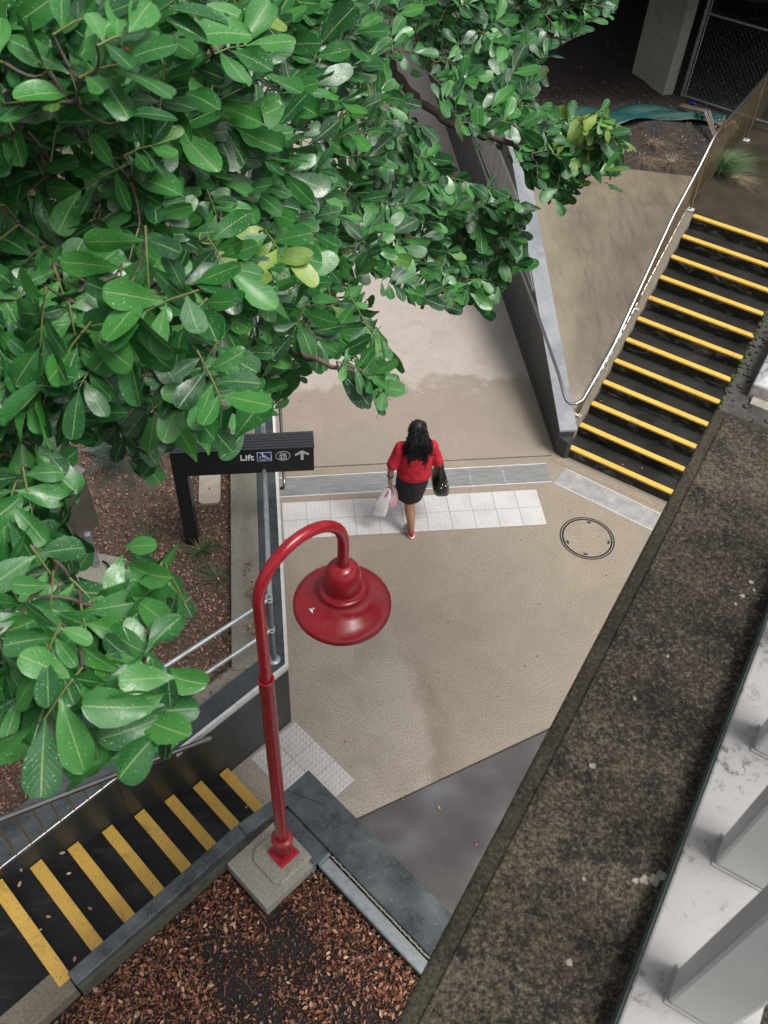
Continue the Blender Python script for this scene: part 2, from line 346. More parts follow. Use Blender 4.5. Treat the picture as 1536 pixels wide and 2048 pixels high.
# ------------------------------------------------------------------ ground and paving
MB().add([(-60, -60, -.05), (60, -60, -.05), (60, 80, -.05), (-60, 80, -.05)], [(0, 1, 2, 3)]).build('ground', M['joint'], kind='structure', label='bare dark ground under and around the paving', cat='ground')
MB().prism([(-2.79, -3.565), (-.55, -2.735), (3.2, -1.35), (3.2, 1.195), (-3.5, 1.195), (-3.5, -2.2), (-4.7, -2.6), (-4.7, -3.9), (-3.9, -4.2)], -.04, 0).build('plaza_paving', M['plaza'], kind='structure', label='sandy exposed aggregate paving of the lower plaza', cat='paving')
MB().prism([(-2.8, -3.585), (-.55, -2.755), (3.2, -1.37), (3.2, -9), (-3.85, -9), (-3.85, -4.25)], -.04, -.003).build('dark_paving', M['dark_slab'], kind='structure', label='dark grey wet concrete slab beside the planter wall', cat='paving')
MB().prism([(-3.5, 1.215), (.6, 1.215), (.6, 30), (-3.5, 30)], -.04, -.001).build('footpath', M['path'], kind='structure', label='pale concrete footpath between the two walls', cat='path')

# tactile paving: tiles with domes
def tile_mesh(dh):
    mb = MB(); h = .1475; mb.prism([(-h, -h), (h, -h), (h, h), (-h, h)], -.01, .004)
    for i in range(6):
        for j in range(6):
            cx, cy = (i - 2.5) * .05, (j - 2.5) * .05
            mb.lathe([(.016, .004), (.014, .004 + dh * .55), (.010, .004 + dh), (.0001, .004 + dh)], (cx, cy, 0), 10)
    return mb.mesh('tile', M['tile'])
tm = tile_mesh(.0016); tm2 = tile_mesh(.0036); grout = simple('tile_grout', (.16, .145, .125), .9)
t = thing('tactile_paving', (-1.65, .3, 0), 'long strip of white dimpled tactile tiles across the path', 'tactile tiles')
MB().prism([(-3.3, 0), (0, 0), (0, .6), (-3.3, .6)], -.02, .0025).build('bedding', grout, t)
for i in range(11):
    for j in range(2): place('tile', tm, (-.15 - .3 * i, .15 + .3 * j, .002 + random.uniform(-.0012, .0012)), t, rot=(0, 0, random.choice((0, 1, 2, 3)) * math.pi / 2))
g2 = np.array([-3.2827, -2.4558]); ga = -.8929; ta = np.array([math.cos(ga), math.sin(ga)]); tb = np.array([math.sin(ga), -math.cos(ga)])
t = thing('tactile_paving', (*(g2 + ta * .6 + tb * .3), 0), 'short patch of white dimpled tactile tiles at the foot of the lower stairs', 'tactile tiles')
MB().prism([tuple(g2 + ta * a + tb * b) for a, b in ((0, 0), (.9, 0), (.9, .6), (0, .6))], -.02, .0025).build('bedding', grout, t)
for i in range(4):
    for j in range(2):
        if i == 3 and j > 1: continue
        p = g2 + ta * (.15 + .3 * i) + tb * (.15 + .3 * j)
        if i == 3: continue
        place('tile', tm2, (*p, .002 + random.uniform(-.001, .001)), t, rot=(0, 0, ga))

# drain grates
def grate(name, o, d, nrm, L, W, mat, label, bands):
    t = thing(name, (*(o + d * L / 2), 0), label, 'drain grate'); fr = MB()
    for a, b in ((0, .012), (W - .012, W)): fr.prism([tuple(o + nrm * a), tuple(o + d * L + nrm * a), tuple(o + d * L + nrm * b), tuple(o + nrm * b)], -.03, .005)
    fr.build('frame', M['trim'], t)
    ba = MB(); ba.prism([tuple(o), tuple(o + d * L), tuple(o + d * L + nrm * W), tuple(o + nrm * W)], -.03, -.002); ba.build('channel', M['galv_dark'], t)
    m = MB(); k = int((W - .03) / .0125); bars(m, o, d, L, .0075, .01, .004, nrm, k, .0125, .02); m.build('grille', mat, t, kind='stuff')
    for x in bands:
        s = MB(); s.prism([tuple(o + d * (x - .012) + nrm * .012), tuple(o + d * (x + .012) + nrm * .012), tuple(o + d * (x + .012) + nrm * (W - .012)), tuple(o + d * (x - .012) + nrm * (W - .012))], -.004, .0005); s.build('cross_bar', mat, t)
grate('drain_grate', np.array([-3.325, .70]), np.array([1., .006]), np.array([0., 1.]), 3.56, .345, M['grate'], 'long blue-grey drain grate across the path behind the tactile strip', [.5, 1.5, 2.5, 2.95])
og = np.array([.262, .70]); dg = np.array([1.573 - .329, .004 - 1.064]); dg = dg / np.linalg.norm(dg); ng = np.array([-dg[1], dg[0]])
grate('drain_grate', og, dg, ng, 2.4, .335, M['grate2'], 'pale silver drain grate at the foot of the right stairs', [.2, .75, 1.15, 1.55])
MB().prism([tuple(c2 + e2 * -.16 - n2 * .17), tuple(c2 + e2 * 2.3 - n2 * .17), tuple(c2 + e2 * 2.3 + n2 * .02), tuple(c2 - e2 * .16 + n2 * .02)], -.03, .0035).build('stair_apron', M['plaza'], kind='structure', label='damp strip of paving below the first right step', cat='paving')

# manhole
t = thing('manhole_cover', (.455, -.255, 0), 'round manhole cover filled with concrete in a dark iron ring', 'manhole cover')
MB().lathe([(.328, .001), (.328, .0035), (.343, .0035), (.343, .001)], (.455, -.255, 0), 48, False).build('outer_ring', M['black'], t)
MB().lathe([(.296, .001), (.296, .003), (.315, .003), (.315, .001)], (.455, -.255, 0), 48, False).build('inner_ring', simple('wet_iron', (.03, .03, .03), .25, .6), t)
MB().lathe([(.0001, .0025), (.295, .0025)], (.455, -.255, 0), 48, False).build('cover_infill', M['plaza'], t)
for a in (70, 190, 250, 340):
    MB().box((.455 + .265 * math.cos(R_(a)), -.255 + .265 * math.sin(R_(a)), .004), (.05, .025, .006), Matrix.Rotation(R_(a + 90), 3, 'Z')).build('lifting_slot', M['black'], t)

# ------------------------------------------------------------------ left garden wall with coping, trim and edge beam
def offset_poly(P, d):
    """points of polyline P moved d to its left-hand normal (garden side), mitred"""
    out = []
    P = [np.array(p, float) for p in P]
    for i, p in enumerate(P):
        ds = [(P[i + 1] - p) / np.linalg.norm(P[i + 1] - p)] if i < len(P) - 1 else []
        if i > 0: ds.append((p - P[i - 1]) / np.linalg.norm(p - P[i - 1]))
        ns = [np.array([q[1], -q[0]]) for q in ds]; m = sum(ns); m = m / np.linalg.norm(m); out.append(p + m * d / (m @ ns[0]))
    return out
WL = [(-3.345, 30), (-3.33, 2.0), tuple(c0), F1(0, 1.30)]
def strip(a, b, z0, z1, line=WL):
    A = offset_poly(line, a); B = offset_poly(line, b); mb = MB()
    for i in range(len(A) - 1): mb.prism([tuple(A[i]), tuple(A[i + 1]), tuple(B[i + 1]), tuple(B[i])], z0, z1)
    return mb
t = thing('retaining_wall', (*c0, 0), 'dark garden retaining wall with blue-grey coping left of the path', 'wall')
strip(.03, .225, -.03, 1.075).build('wall_core', M['wall_dark'], t)
strip(.002, .03, -.03, 1.03).build('wall_face', M['wall_dark'], t)
strip(.028, .232, 1.075, 1.105).build('coping', M['coping'], t)
strip(-.004, .026, 1.034, 1.112).build('edge_trim', M['trim'], t)
strip(-.012, .003, 1.045, 1.06).build('drip_edge', M['trim_grey'], t)
# higher section of the wall beside the upper steps
mb = MB(); mb.prism([F1(0.001, 1.302), F1(0.001, 1.86), F1(-.23, 1.86), F1(-.23, 1.302)], -.03, [1.09, 1.40, 1.40, 1.09]); mb.prism([F1(0.001, 1.862), F1(0.001, 6.5), F1(-.23, 6.5), F1(-.23, 1.862)], -.03, 1.40)
mb.build('raised_wall', M['wall_dark'], t)
mb = MB(); mb.prism([F1(.006, 1.304), F1(.006, 1.862), F1(-.30, 1.862), F1(-.30, 1.304)], [1.093, 1.403, 1.403, 1.093], [1.115, 1.425, 1.425, 1.115]); mb.prism([F1(.006, 1.863), F1(.006, 6.5), F1(-.34, 6.5), F1(-.34, 1.863)], 1.403, 1.425)
mb.build('raised_coping', M['block'], t)
t = thing('concrete_edge_beam', (-3.7, 0, 1.0), 'weathered concrete edging beam between leaf litter and blue-grey coping', 'edging')
strip(.236, .53, .7, 1.10, [(-3.345, 30), (-3.33, 2.0), tuple(c0)]).build('beam', M['beam'], t, bevel=.008)
A = offset_poly([(-3.33, 2.0), tuple(c0), F1(0, 1.3)], .236); B = offset_poly([(-3.33, 2.0), tuple(c0), F1(0, 1.3)], .36)
MB().prism([tuple(A[1]), tuple(A[2]), tuple(B[2]), tuple(B[1])], .7, 1.085).build('low_edge', M['beam'], t)
# garden earth
MB().prism([(-3.84, 30), (-3.84, -1.6), tuple(B[1] + np.array([-.02, 0])), tuple(B[2]), F1(-.33, 6.6), (-14, -7), (-14, 30)], .2, 1.0).build('garden_bed', M['garden'], kind='structure', label='earth of the garden bed left of the path', cat='garden bed')

# wall mounted handrail on the path side
t = thing('handrail', (-3.25, .1, 0), 'steel wall handrail along the left side of the path', 'handrail')
MB().tube([(-3.30, .12, .80), (-3.265, .1, .81), (-3.255, .1, .88), (-3.255, .16, .9), (-3.255, 3, .9), (-3.265, 18, .9)], .019, 12).build('rail', M['steel'], t)
for y in (.5, 2.0, 3.5, 5.0, 6.5): MB().tube([(-3.322, y, .84), (-3.27, y, .84), (-3.255, y, .885)], .007, 8).build('bracket', M['steel'], t)

# two-rail pipe fence on the coping
px, py = -3.445, -2.38
t = thing('pipe_railing', (px, py, 1.1), 'grey galvanised two-rail pipe fence on the garden wall coping', 'railing')
def rpost(x, y, z0, z1):
    MB().tube([(x, y, z0), (x, y, z1)], .024, 14).build('post', M['galv_dark'], t)
    MB().lathe([(.0001, z0 + .008), (.055, z0 + .008), (.062, z0)], (x, y, 0), 18).build('base_flange', M['galv'], t)
    for a in range(4): MB().lathe([(.0001, z0 + .018), (.007, z0 + .016), (.007, z0)], (x + .045 * math.cos(a * 1.57 + .8), y + .045 * math.sin(a * 1.57 + .8), 0), 8).build('bolt', M['screw'], t)
rpost(px, py, 1.104, 2.12)
for yy in (.35, 3.1, 5.8): rpost(-3.455, yy, 1.104, 2.12)
q1 = np.array([px, py]); dgl = np.array([-.815, -.58]); dgl = dgl / np.linalg.norm(dgl)
for z in (1.62, 2.09):
    MB().tube([(px + .0, py + .03, z), (-3.45, .3, z), (-3.46, 9, z)], .02, 12).build('rail', M['galv'], t)
    e = q1 + dgl * 1.14
    MB().tube([(px - .02, py - .02, z), (e[0], e[1], z)], .02, 12).build('rail', M['galv'], t)
    for zz in (-.022, .022): MB().lathe([(.026, -.006), (.031, -.006), (.031, .006), (.026, .006), (.026, -.006)], (px, py, z + zz), 16).build('clamp_ring', M['trim'], t)
    MB().tube([(-3.452, -.38, z), (-3.452, -.2, z)], .025, 12).build('coupling', M['galv_dark'], t)
e = q1 + dgl * 1.15
MB().tube([(e[0], e[1], 1.0), (e[0], e[1], 2.16)], .024, 14).build('post', M['galv_dark'], t)
MB().lathe([(.0001, 2.20), (.02, 2.195), (.03, 2.17), (.03, 2.13)], (e[0], e[1], 0), 14).build('post_cap', M['galv'], t)

# ------------------------------------------------------------------ lower left stairs
A0, TR, RI = .840, .298, .163
t = thing('staircase', F1z(.5, A0, 0), 'black stairs with wide yellow nosings climbing at lower left', 'stairs')
for k in range(8):
    a = A0 + TR * k; z = RI * (k + 1); b = a + TR + .02 if k < 7 else a + 5
    st = MB().prism([F1(0, a), F1(1.05, a), F1(1.05, b), F1(0, b)], z - RI - .02, z).build('step' if k < 7 else 'landing', M['step_black'], t)
    no = MB().prism([F1(.012, a - .004), F1(.985, a - .004), F1(.985, a + .10), F1(.012, a + .10)], z - .012, z + .006).build('nosing', M['yellow'], t, bevel=.003)
    for i, l in enumerate((.07, .36, .66, .93)):
        MB().lathe([(.0001, z + .0085), (.0055, z + .0075), (.0055, z + .005)], F1z(l, a + .05 + (.006 if i % 2 else -.01), 0), 8).build('screw', M['screw'], no)
# handrail with triangular baluster panel
t = thing('stair_railing', F1z(.08, 2.2, 1.0), 'steel railing with dull balusters above the lower left steps', 'railing')
def zr(a): return 1.10 + (a - 1.015) * .643
MB().tube([F1z(.08, a, zr(a)) for a in (.99, 1.6, 2.3, 3.0, 4.2)], .023, 14).build('top_rail', M['steel'], t)
MB().tube([F1z(.08, a, 1.60) for a in (1.84, 2.4, 3.0, 4.2)], .0135, 12).build('bottom_rail', M['steel'], t)
for i in range(12):
    a = 2.0 + i * .125
    MB().tube([F1z(.08, a, 1.60), F1z(.08, a, zr(a))], .008, 8).build('baluster', M['steel_brown'], t)
for a in (1.25, 2.9): MB().tube([F1z(.004, a, min(1.35, zr(a) - .12)), F1z(.05, a, zr(a) - .11), F1z(.08, a, zr(a) - .02)], .009, 8).build('bracket', M['steel'], t)

# ------------------------------------------------------------------ planter with lamp
ZB = 1.25
t = thing('planter', F1z(1.4, 1.2, 0), 'raised planter with wet blue-grey kerb holding the red lamp', 'planter')
mb = MB(); mb.prism([F1(.97, 1.38), F1(.97, 2.935), F1(1.085, 2.935), F1(1.085, 1.38)], 0, 1.395); mb.prism([F1(.97, .90), F1(.97, 1.378), F1(1.085, 1.378), F1(1.085, .90)], 0, [1.25, 1.395, 1.395, 1.25])
mb.build('kerb', M['block'], t, bevel=.01)
MB().prism([F1(1.087, 1.15), F1(1.087, 2.93), F1(1.12, 2.93), F1(1.12, 1.15)], .9, [1.27, 1.36, 1.36, 1.27]).build('kerb_face', M['kerbside'], t)
MB().prism([F1(.97, .61), F1(4.2, .61), F1(4.2, .955), F1(.97, .955)], -.03, ZB).build('wall_block', M['block'], t, bevel=.012)
MB().prism([F1(1.087, .957), F1(1.60, .957), F1(1.60, 1.15), F1(1.087, 1.15)], .6, 1.235).build('inner_block', M['block'], t, bevel=.01)
MB().prism([F1(.99, .86), F1(1.30, .72), F1(1.305, .724), F1(.99, .866)], 1.2, ZB + .001).build('crack_line', M['joint'], t)
MB().prism([F1(1.125, 1.14), F1(1.61, 1.14), F1(1.61, 1.62), F1(1.125, 1.62)], .9, 1.30).build('concrete_pad', M['pad'], t, bevel=.006)
MB().prism([F1(1.19, 1.10), F1(1.56, 1.10), F1(1.56, 1.42), F1(1.50, 1.46), F1(1.25, 1.46), F1(1.19, 1.40)], 1.28, 1.325).build('grout_mound', M['pad'], t, bevel=.02)
t2 = thing('drain_channel', F1z(2, 1.02, 1.2), 'galvanised steel channel along the inner edge of the planter wall', 'channel')
MB().prism([F1(1.63, .985), F1(4.2, .985), F1(4.2, 1.085), F1(1.63, 1.085)], 1.0, 1.215).build('channel', M['galv'], t2, bevel=.004)
MB().prism([F1(1.63, 1.087), F1(4.2, 1.087), F1(4.2, 1.096), F1(1.63, 1.096)], .95, 1.225).build('channel_lip', M['galv_dark'], t2)
mb = MB()
for i in range(150):
    a = 1.65 + i * .0165; mb.ball(F1z(a, .97 + random.uniform(-.003, .003), 1.232), (.011, .011, .008), 6, 4)
mb.build('mortar_bead', M['pad'], t2, kind='stuff')
MB().box(F1z(1.615, 1.03, 1.22), (.03, .13, .05), Matrix.Rotation(R_(-51), 3, 'Z')).build('end_cap', M['galv_dark'], t2, bevel=.004)
MB().box(F1z(1.6, 1.14, 1.19), (.05, .06, .03), Matrix.Rotation(R_(-20), 3, 'Z')).build('end_clip', M['galv_dark'], t2)
ZS = 1.16
MB().prism([F1(1.121, 1.15), F1(4.2, 1.097), F1(4.2, 5.5), F1(1.04, 5.5), F1(1.04, 2.94), F1(1.121, 2.94)], .1, ZS).build('planter_bed', M['soil'], kind='structure', label='dark soil bed of the lower planter', cat='planter bed')
MB().prism([F1(.86, 2.945), F1(1.085, 2.945), F1(1.085, 6.5), F1(.86, 6.5)], .9, 1.3075).build('landing_edge', M['stringer'], kind='structure', label='tan concrete margin of the landing at the lower left', cat='landing')

# ------------------------------------------------------------------ red lamp
bx, by = -3.424, -4.312; ZP = 1.325
LT = np.array([-2.958, -3.955])
t = thing('street_lamp', (bx, by, ZP), 'tall red swan-neck street lamp with wide bell shade', 'street lamp')
Rz = Matrix.Rotation(math.atan2(n1[1], n1[0]), 3, 'Z')
MB().box((bx, by, ZP + .007), (.185, .185, .014), Rz).build('base_plate', M['red_bright'], t, bevel=.004)
for i in range(4):
    a = math.atan2(n1[1], n1[0]) + math.pi / 4 + i * math.pi / 2; x, y = bx + .098 * math.cos(a), by + .098 * math.sin(a)
    MB().lathe([(.014, ZP + .014), (.014, ZP + .028), (.006, ZP + .029), (.006, ZP + .042), (.0001, ZP + .043)], (x, y, 0), 8, False).build('anchor_bolt', M['red_bright'], t)
MB().lathe([(.066, ZP + .012), (.066, ZP + .27), (.078, ZP + .275), (.084, ZP + .288), (.084, ZP + .305), (.078, ZP + .312), (.052, ZP + .31), (.047, ZP + .33)], (bx, by, 0), 36).build('base_collar', M['red'], t)
ZJ = 3.98
MB().lathe([(.0465, ZP + .29), (.0465, ZJ - .02), (.049, ZJ - .012), (.049, ZJ), (.044, ZJ + .004), (.034, ZJ - .004)], (bx, by, 0), 28).build('lower_pole', M['red'], t)
Z0 = 4.73; off = LT - np.array([bx, by]); S = np.hypot(*off); rho = S / 2; u = off / S
arc = [(bx, by, ZJ - .01), (bx, by, 4.3), (bx, by, 4.6)] + [(bx + u[0] * (rho - rho * math.cos(q)), by + u[1] * (rho - rho * math.cos(q)), Z0 + rho * math.sin(q)) for q in np.linspace(0, math.pi, 22)] + [(LT[0], LT[1], 4.62), (LT[0], LT[1], 4.50)]
MB().tube(arc, .0325, 24).build('swan_neck', M['red'], t)
for z in (4.06, 4.17):
    for a in (-1.4, -3.0):
        x, y = bx + .0325 * math.cos(a), by + .0325 * math.sin(a); MB().ball((x, y, z), .0065, 8, 6).build('grub_screw', M['red_bright'], t)
zr0 = 4.175
cap = [(.034, 4.545), (.055, 4.54), (.08, 4.52), (.098, 4.485), (.106, 4.44), (.107, 4.36), (.107, 4.335), (.128, 4.333), (.136, 4.325), (.136, 4.317), (.128, 4.312)]
MB().lathe(cap, (LT[0], LT[1], 0), 48).build('lamp_cap', M['red'], t)
shade = [(.128, 4.314), (.135, 4.295), (.155, 4.27), (.19, 4.248), (.235, 4.228), (.268, 4.208), (.285, 4.192), (.290, 4.182), (.290, 4.160), (.284, 4.158), (.284, 4.175), (.262, 4.195), (.225, 4.212), (.18, 4.232), (.12, 4.28), (.0001, 4.30)]
MB().lathe(shade, (LT[0], LT[1], 0), 64).build('lamp_shade', M['red'], t)
for dx_, dy_, r_ in ((0, 0, .010), (.012, .006, .006), (-.010, .010, .005), (.004, -.013, .005)):
    MB().ball((LT[0] - .185 + dx_, LT[1] - .085 + dy_, 4.2425 + dx_ * .45 + dy_ * .22), (r_, r_ * 1.2, .003), 8, 6).build('bird_dropping', M['white'], t)
MB().ball((LT[0], LT[1], 4.24), (.05, .05, .07), 16, 10).build('lamp_bulb', M['white'], t)

# ------------------------------------------------------------------ right ramp wall, coping, bands, handrail
XW = .405
t = thing('ramp_wall', (XW, 1.25, 0), 'dark grey wall with sloping blue-grey coping right of the footpath', 'wall')
def yz(mb, prof, x0, x1):
    n = len(prof); vs = [(x0, y, z) for y, z in prof] + [(x1, y, z) for y, z in prof]
    return mb.add(vs, [tuple(range(n))[::-1], tuple(range(n, 2 * n))] + [(i, (i + 1) % n, n + (i + 1) % n, n + i) for i in range(n)])
prof = [(1.25, -.03), (1.25, .395), (5.55, 1.975), (6.7, 2.08), (30, 2.13), (30, -.03)]
yz(MB(), prof, XW, .60).build('wall_body', M['wall_dark'], t)
yz(MB(), [(1.242, .395), (1.242, .425), (5.55, 2.005), (6.7, 2.11), (30, 2.16), (30, 2.13), (6.7, 2.082), (5.55, 1.977), (1.25, .397)], XW - .012, .63).build('coping', M['coping_pale'], t)
yz(MB(), [(3.42, 1.15), (4.96, 1.715), (30, 1.715), (30, 1.15)], XW - .018, XW - .001).build('pale_panel', M['wall_light'], t)
yz(MB(), [(3.35, 1.128), (3.35, 1.146), (30, 1.146), (30, 1.128)], XW - .03, XW - .001).build('lower_trim', M['trim'], t)
yz(MB(), [(4.94, 1.718), (4.94, 1.735), (30, 1.735), (30, 1.718)], XW - .03, XW - .001).build('upper_trim', M['trim'], t)
yz(MB(), [(3.36, 1.15), (3.36, 1.17), (4.93, 1.735), (4.93, 1.70), (3.44, 1.152)], XW - .024, XW - .001).build('raking_trim', M['trim'], t)
MB().prism([(XW + .002, 1.249), (.60, 1.249), (.56, 1.14), (.50, 1.13)], -.02, .30).build('end_block', M['wall_dark'], t)
yz(MB(), [(3.02, .003), (3.0, .003), (3.44, .99), (3.446, .99)], XW - .0015, XW + .01).build('panel_joint', M['joint'], t)
t = thing('handrail', (.33, 1.33, 0), 'bright steel handrail on the wall right of the footpath, looping to the stairs', 'handrail')
loop = [(.33, 14, 1.12), (.33, 6, 1.12), (.33, 3, 1.12), (.33, 1.65, 1.09), (.333, 1.45, 1.065), (.338, 1.30, 1.02), (.355, 1.21, .985), (.40, 1.16, .97), (.46, 1.145, .975)]
MB().tube(loop, .0215, 14).build('rail', M['steel'], t)
for y in (2.2, 3.35, 5.0, 6.8, 8.6): MB().tube([(XW + .0, y, 1.0), (.345, y, 1.02), (.332, y, 1.10)], .008, 8).build('bracket', M['steel'], t)

# ------------------------------------------------------------------ right stairs
RT, RR = .298, .169; W2 = 2.6
t = thing('staircase', F2z(1.0, .2, 0), 'dark stained stairs with yellow nosings climbing at upper right', 'stairs')
for k in range(12):
    a = RT * k; z = RR * (k + 1); b = a + RT + .02 if k < 11 else a + 9
    if k < 11:
        st = MB().prism([F2(0, a + .02), F2(W2, a + .02), F2(W2, b), F2(0, b)], z - RR - .02, z).build('step', M['step_right'], t)
        MB().prism([F2(.002, a + .012), F2(W2, a + .012), F2(W2, a + .0195), F2(.002, a + .0195)], z - RR + .001, z - .004).build('riser', M['riser_right'], st)
    else:
        st = MB().prism([F2(-.14, a + .02), F2(6, a + .02), F2(6, b), F2(-.14, b)], z - RR - .02, z).build('upper_landing', M['landing'], t)
        MB().prism([F2(.002, a + .012), F2(W2, a + .012), F2(W2, a + .0195), F2(.002, a + .0195)], z - RR + .001, z - .004).build('riser', M['riser_right'], st)
    pts = [F2(.0, a), F2(W2, a), F2(W2, a + .082), F2(.0, a + .082)]
    if k == 0: pts = [F2(-.165, a), F2(W2, a), F2(W2, a + .082), F2(-.03, a + .082)]
    MB().prism(pts, z - .022, z + .006).build('nosing', M['yellow'], t, bevel=.004)
    if k == 0: MB().prism([F2(-.16, a + .015), F2(-.001, a + .015), F2(-.001, a + .30), F2(-.03, a + .2)], -.01, z - .001).build('step_return', M['step_right'], t)
mb = MB(); mb.prism([F2(-.12, .18), F2(-.003, .18), F2(-.003, 3.30), F2(-.12, 3.30)], -.02, [.169 + .567 * .18 + .05, .169 + .567 * .18 + .05, 2.07, 2.07])
mb.build('stringer', M['stringer'], t, bevel=.008)
# railing
t = thing('stair_railing', F2z(-.08, .35, .3), 'steel baluster railing along the left side of the upper right stairs', 'railing')
top = [(.46, 1.145, .975), F2z(.02, .02, 1.01), F2z(.03, .35, 1.195), F2z(.035, .75, 1.42), F2z(-.03, 1.65, 1.95), F2z(-.09, 2.45, 2.40), F2z(-.10, 3.15, 2.78), F2z(-.11, 3.42, 2.95), F2z(-.115, 3.55, 3.03), F2z(-.12, 3.75, 3.04), F2z(-.12, 6.0, 3.04), F2z(-.12, 9.0, 3.04)]
MB().tube(top, .0215, 14).build('top_rail', M['steel'], t)
def interp(path, a, idx):
    ks = [(c2 @ n2, 0)]
    aa = [((np.array(p[:2]) - c2) @ n2) for p in path]; return float(np.interp(a, aa, [p[idx] for p in path]))
bot = [F2z(-.075, .42, .53), F2z(-.07, 1.2, .96), F2z(-.09, 2.2, 1.53), F2z(-.105, 3.15, 2.06), F2z(-.11, 3.35, 2.12), F2z(-.12, 3.7, 2.125), F2z(-.12, 9, 2.125)]
MB().tube(bot, .011, 10).build('bottom_rail', M['steel'], t)
a = .55
while a < 7.6:
    pb = [interp(bot, a, i) for i in range(3)]; pt = [interp(top, a, i) for i in range(3)]
    MB().tube([pb, pt], .007, 6).build('baluster', M['steel_brown'], t); a += .115
for a, zz in ((.40, .43), (1.9, 1.27), (3.42, 2.035), (6.0, 2.03)):
    pt = [interp(top, a, i) for i in range(3)]; x, y = F2(-.085, a)
    MB().tube([(x, y, zz), pt], .014, 10).build('post', M['steel_brown'], t)
    MB().box((x, y, zz + .006), (.10, .10, .012), Matrix.Rotation(R_(51), 3, 'Z')).build('base_plate', M['trim'], t, bevel=.004)
    for i in range(4):
        q = R_(51 + 45 + 90 * i); MB().lathe([(.009, zz + .012), (.009, zz + .022), (.0001, zz + .023)], (x + .052 * math.cos(q), y + .052 * math.sin(q), 0), 6, False).build('bolt', M['screw'], t)

# ------------------------------------------------------------------ embankment and mulch bank
G = 24; vs = []; fs = []
eL = [np.array([.632, 1.36 + (5.6 - 1.36) * k / G, .40 + .365 * ((5.6 - 1.36) * k / G) - .02 * 0]) for k in range(G + 1)]
eR = []
for k in range(G + 1):
    s = k / G
    if s < .8: a = .2 + (3.3 - .2) * s / .8; eR.append(np.array(F2z(-.121, a, .169 + .567 * a + .02)))
    else: q = (s - .8) / .2; p = np.array(F2z(-.13, 3.3, 2.06)); eR.append(p * (1 - q) + np.array([3.02, 4.78, 2.04]) * q)
for k in range(G + 1):
    for j in range(13):
        s = j / 12; vs.append(eL[k] * (1 - s) + eR[k] * s)
fs = [(k * 13 + j, k * 13 + j + 1, (k + 1) * 13 + j + 1, (k + 1) * 13 + j) for k in range(G) for j in range(12)]
MB().add(vs, fs, True).build('embankment', M['embank'], kind='structure', label='stained tan concrete slope between the ramp wall and the right stairs', cat='embankment')
vs = []; NX, NY = 40, 44
for j in range(NY + 1):
    for i in range(NX + 1):
        s = i / NX; x = .632 + s * 9; y = 5.6 - .345 * (x - .632) * (1 if x < 3.05 else 1) + (j / NY) ** 1.4 * 24
        if x > 3.05: y = max(4.77, 4.77) + (x - 3.05) * 1.27 + (j / NY) ** 1.4 * 20
        z = (1.90 + .15 * min(1, (x - .632) / 2.4)) + .12 * (1 - math.exp(-(j / NY) * 6)) + .02 * math.sin(x * 5 + y * 3) + random.uniform(-.012, .012) - (.03 if j == 0 else 0)
        vs.append((x, y, z))
fs = [(j * (NX + 1) + i, j * (NX + 1) + i + 1, (j + 1) * (NX + 1) + i + 1, (j + 1) * (NX + 1) + i) for j in range(NY) for i in range(NX)]
MB().add(vs, fs, True).build('mulch_bank', M['mulch'], kind='structure', label='dark mulched bank under the overpass', cat='mulch')

# overpass column and deck (deck is above the picture and shades the bank)
t = thing('concrete_column', (3.2, 7.9, 2.0), 'square pale concrete column standing on the mulch under the overpass', 'column')
cb = [np.array([2.985, 8.06]), np.array([3.27, 7.215]), np.array([3.47, 7.285])]
cb.append(cb[0] + cb[2] - cb[1])
MB().prism([tuple(p) for p in cb], 1.9, 6.0).build('shaft', M['concrete'], t, bevel=.012)
t = thing('overpass', (6, 14, 6), 'concrete overpass deck roofing the dark mulch bank', 'overpass')
MB().prism([(.75, 6.7), (5.5, 5.9), (14, 4.6), (14, 32), (.75, 32)], 4.0, 5.2).build('deck', M['concrete'], t)
MB().prism([(.75, 12.0), (14, 10.5), (14, 11), (.75, 12.5)], 1.5, 4.0).build('added_light_block', M['wall_dark'], t)  # wall added to keep light off the bank from behind

# chain link fence
fp = np.array([3.585, 7.2]); fd = np.array([.655, -.70]); fd = fd / np.linalg.norm(fd); fd = np.array([.70, -.66]); fd /= np.linalg.norm(fd)
t = thing('chain_link_fence', (*fp, 2.0), 'grey chain link fence fixed beside the concrete column', 'fence')
MB().tube([(*fp, 2.0), (*fp, 4.2)], .03, 12).build('post', M['galv_dark'], t)
for z in (2.2, 2.45, 2.85, 3.2): MB().lathe([(.031, z - .01), (.036, z - .01), (.036, z + .01), (.031, z + .01)], (*fp, 0), 12).build('band', M['galv_dark'], t)
f2 = fp + fd * 4
for z in (2.16, 3.42): MB().tube([(*fp, z), (*f2, z)], .02, 10).build('rail', M['galv_dark'], t)
mb = MB()
for i in range(56):
    for s in (1, -1):
        a0 = i * .075; pts = []
        za, zb = 2.12, 3.5; L = (zb - za) / 1.15
        p0 = fp + fd * (a0 if s > 0 else a0 + .0); p1 = p0 + fd * s * L
        lim = lambda p: (p - fp) @ fd
        t0, t1 = 0, 1
        l0, l1 = lim(p0), lim(p1)
        if s < 0 and l1 < 0: t1 = l0 / (l0 - l1)
        if s > 0 and l1 > 4.1: t1 = (4.1 - l0) / (l1 - l0)
        if t1 <= 0.02: continue
        q = p0 + (p1 - p0) * t1
        mb.tube([(*(p0 + ln * 0), za), (*q, za + (zb - za) * t1)], .0008, 4, False)
mb.build('wire_mesh', M['galv_dark'], t, kind='stuff')
mb = MB()
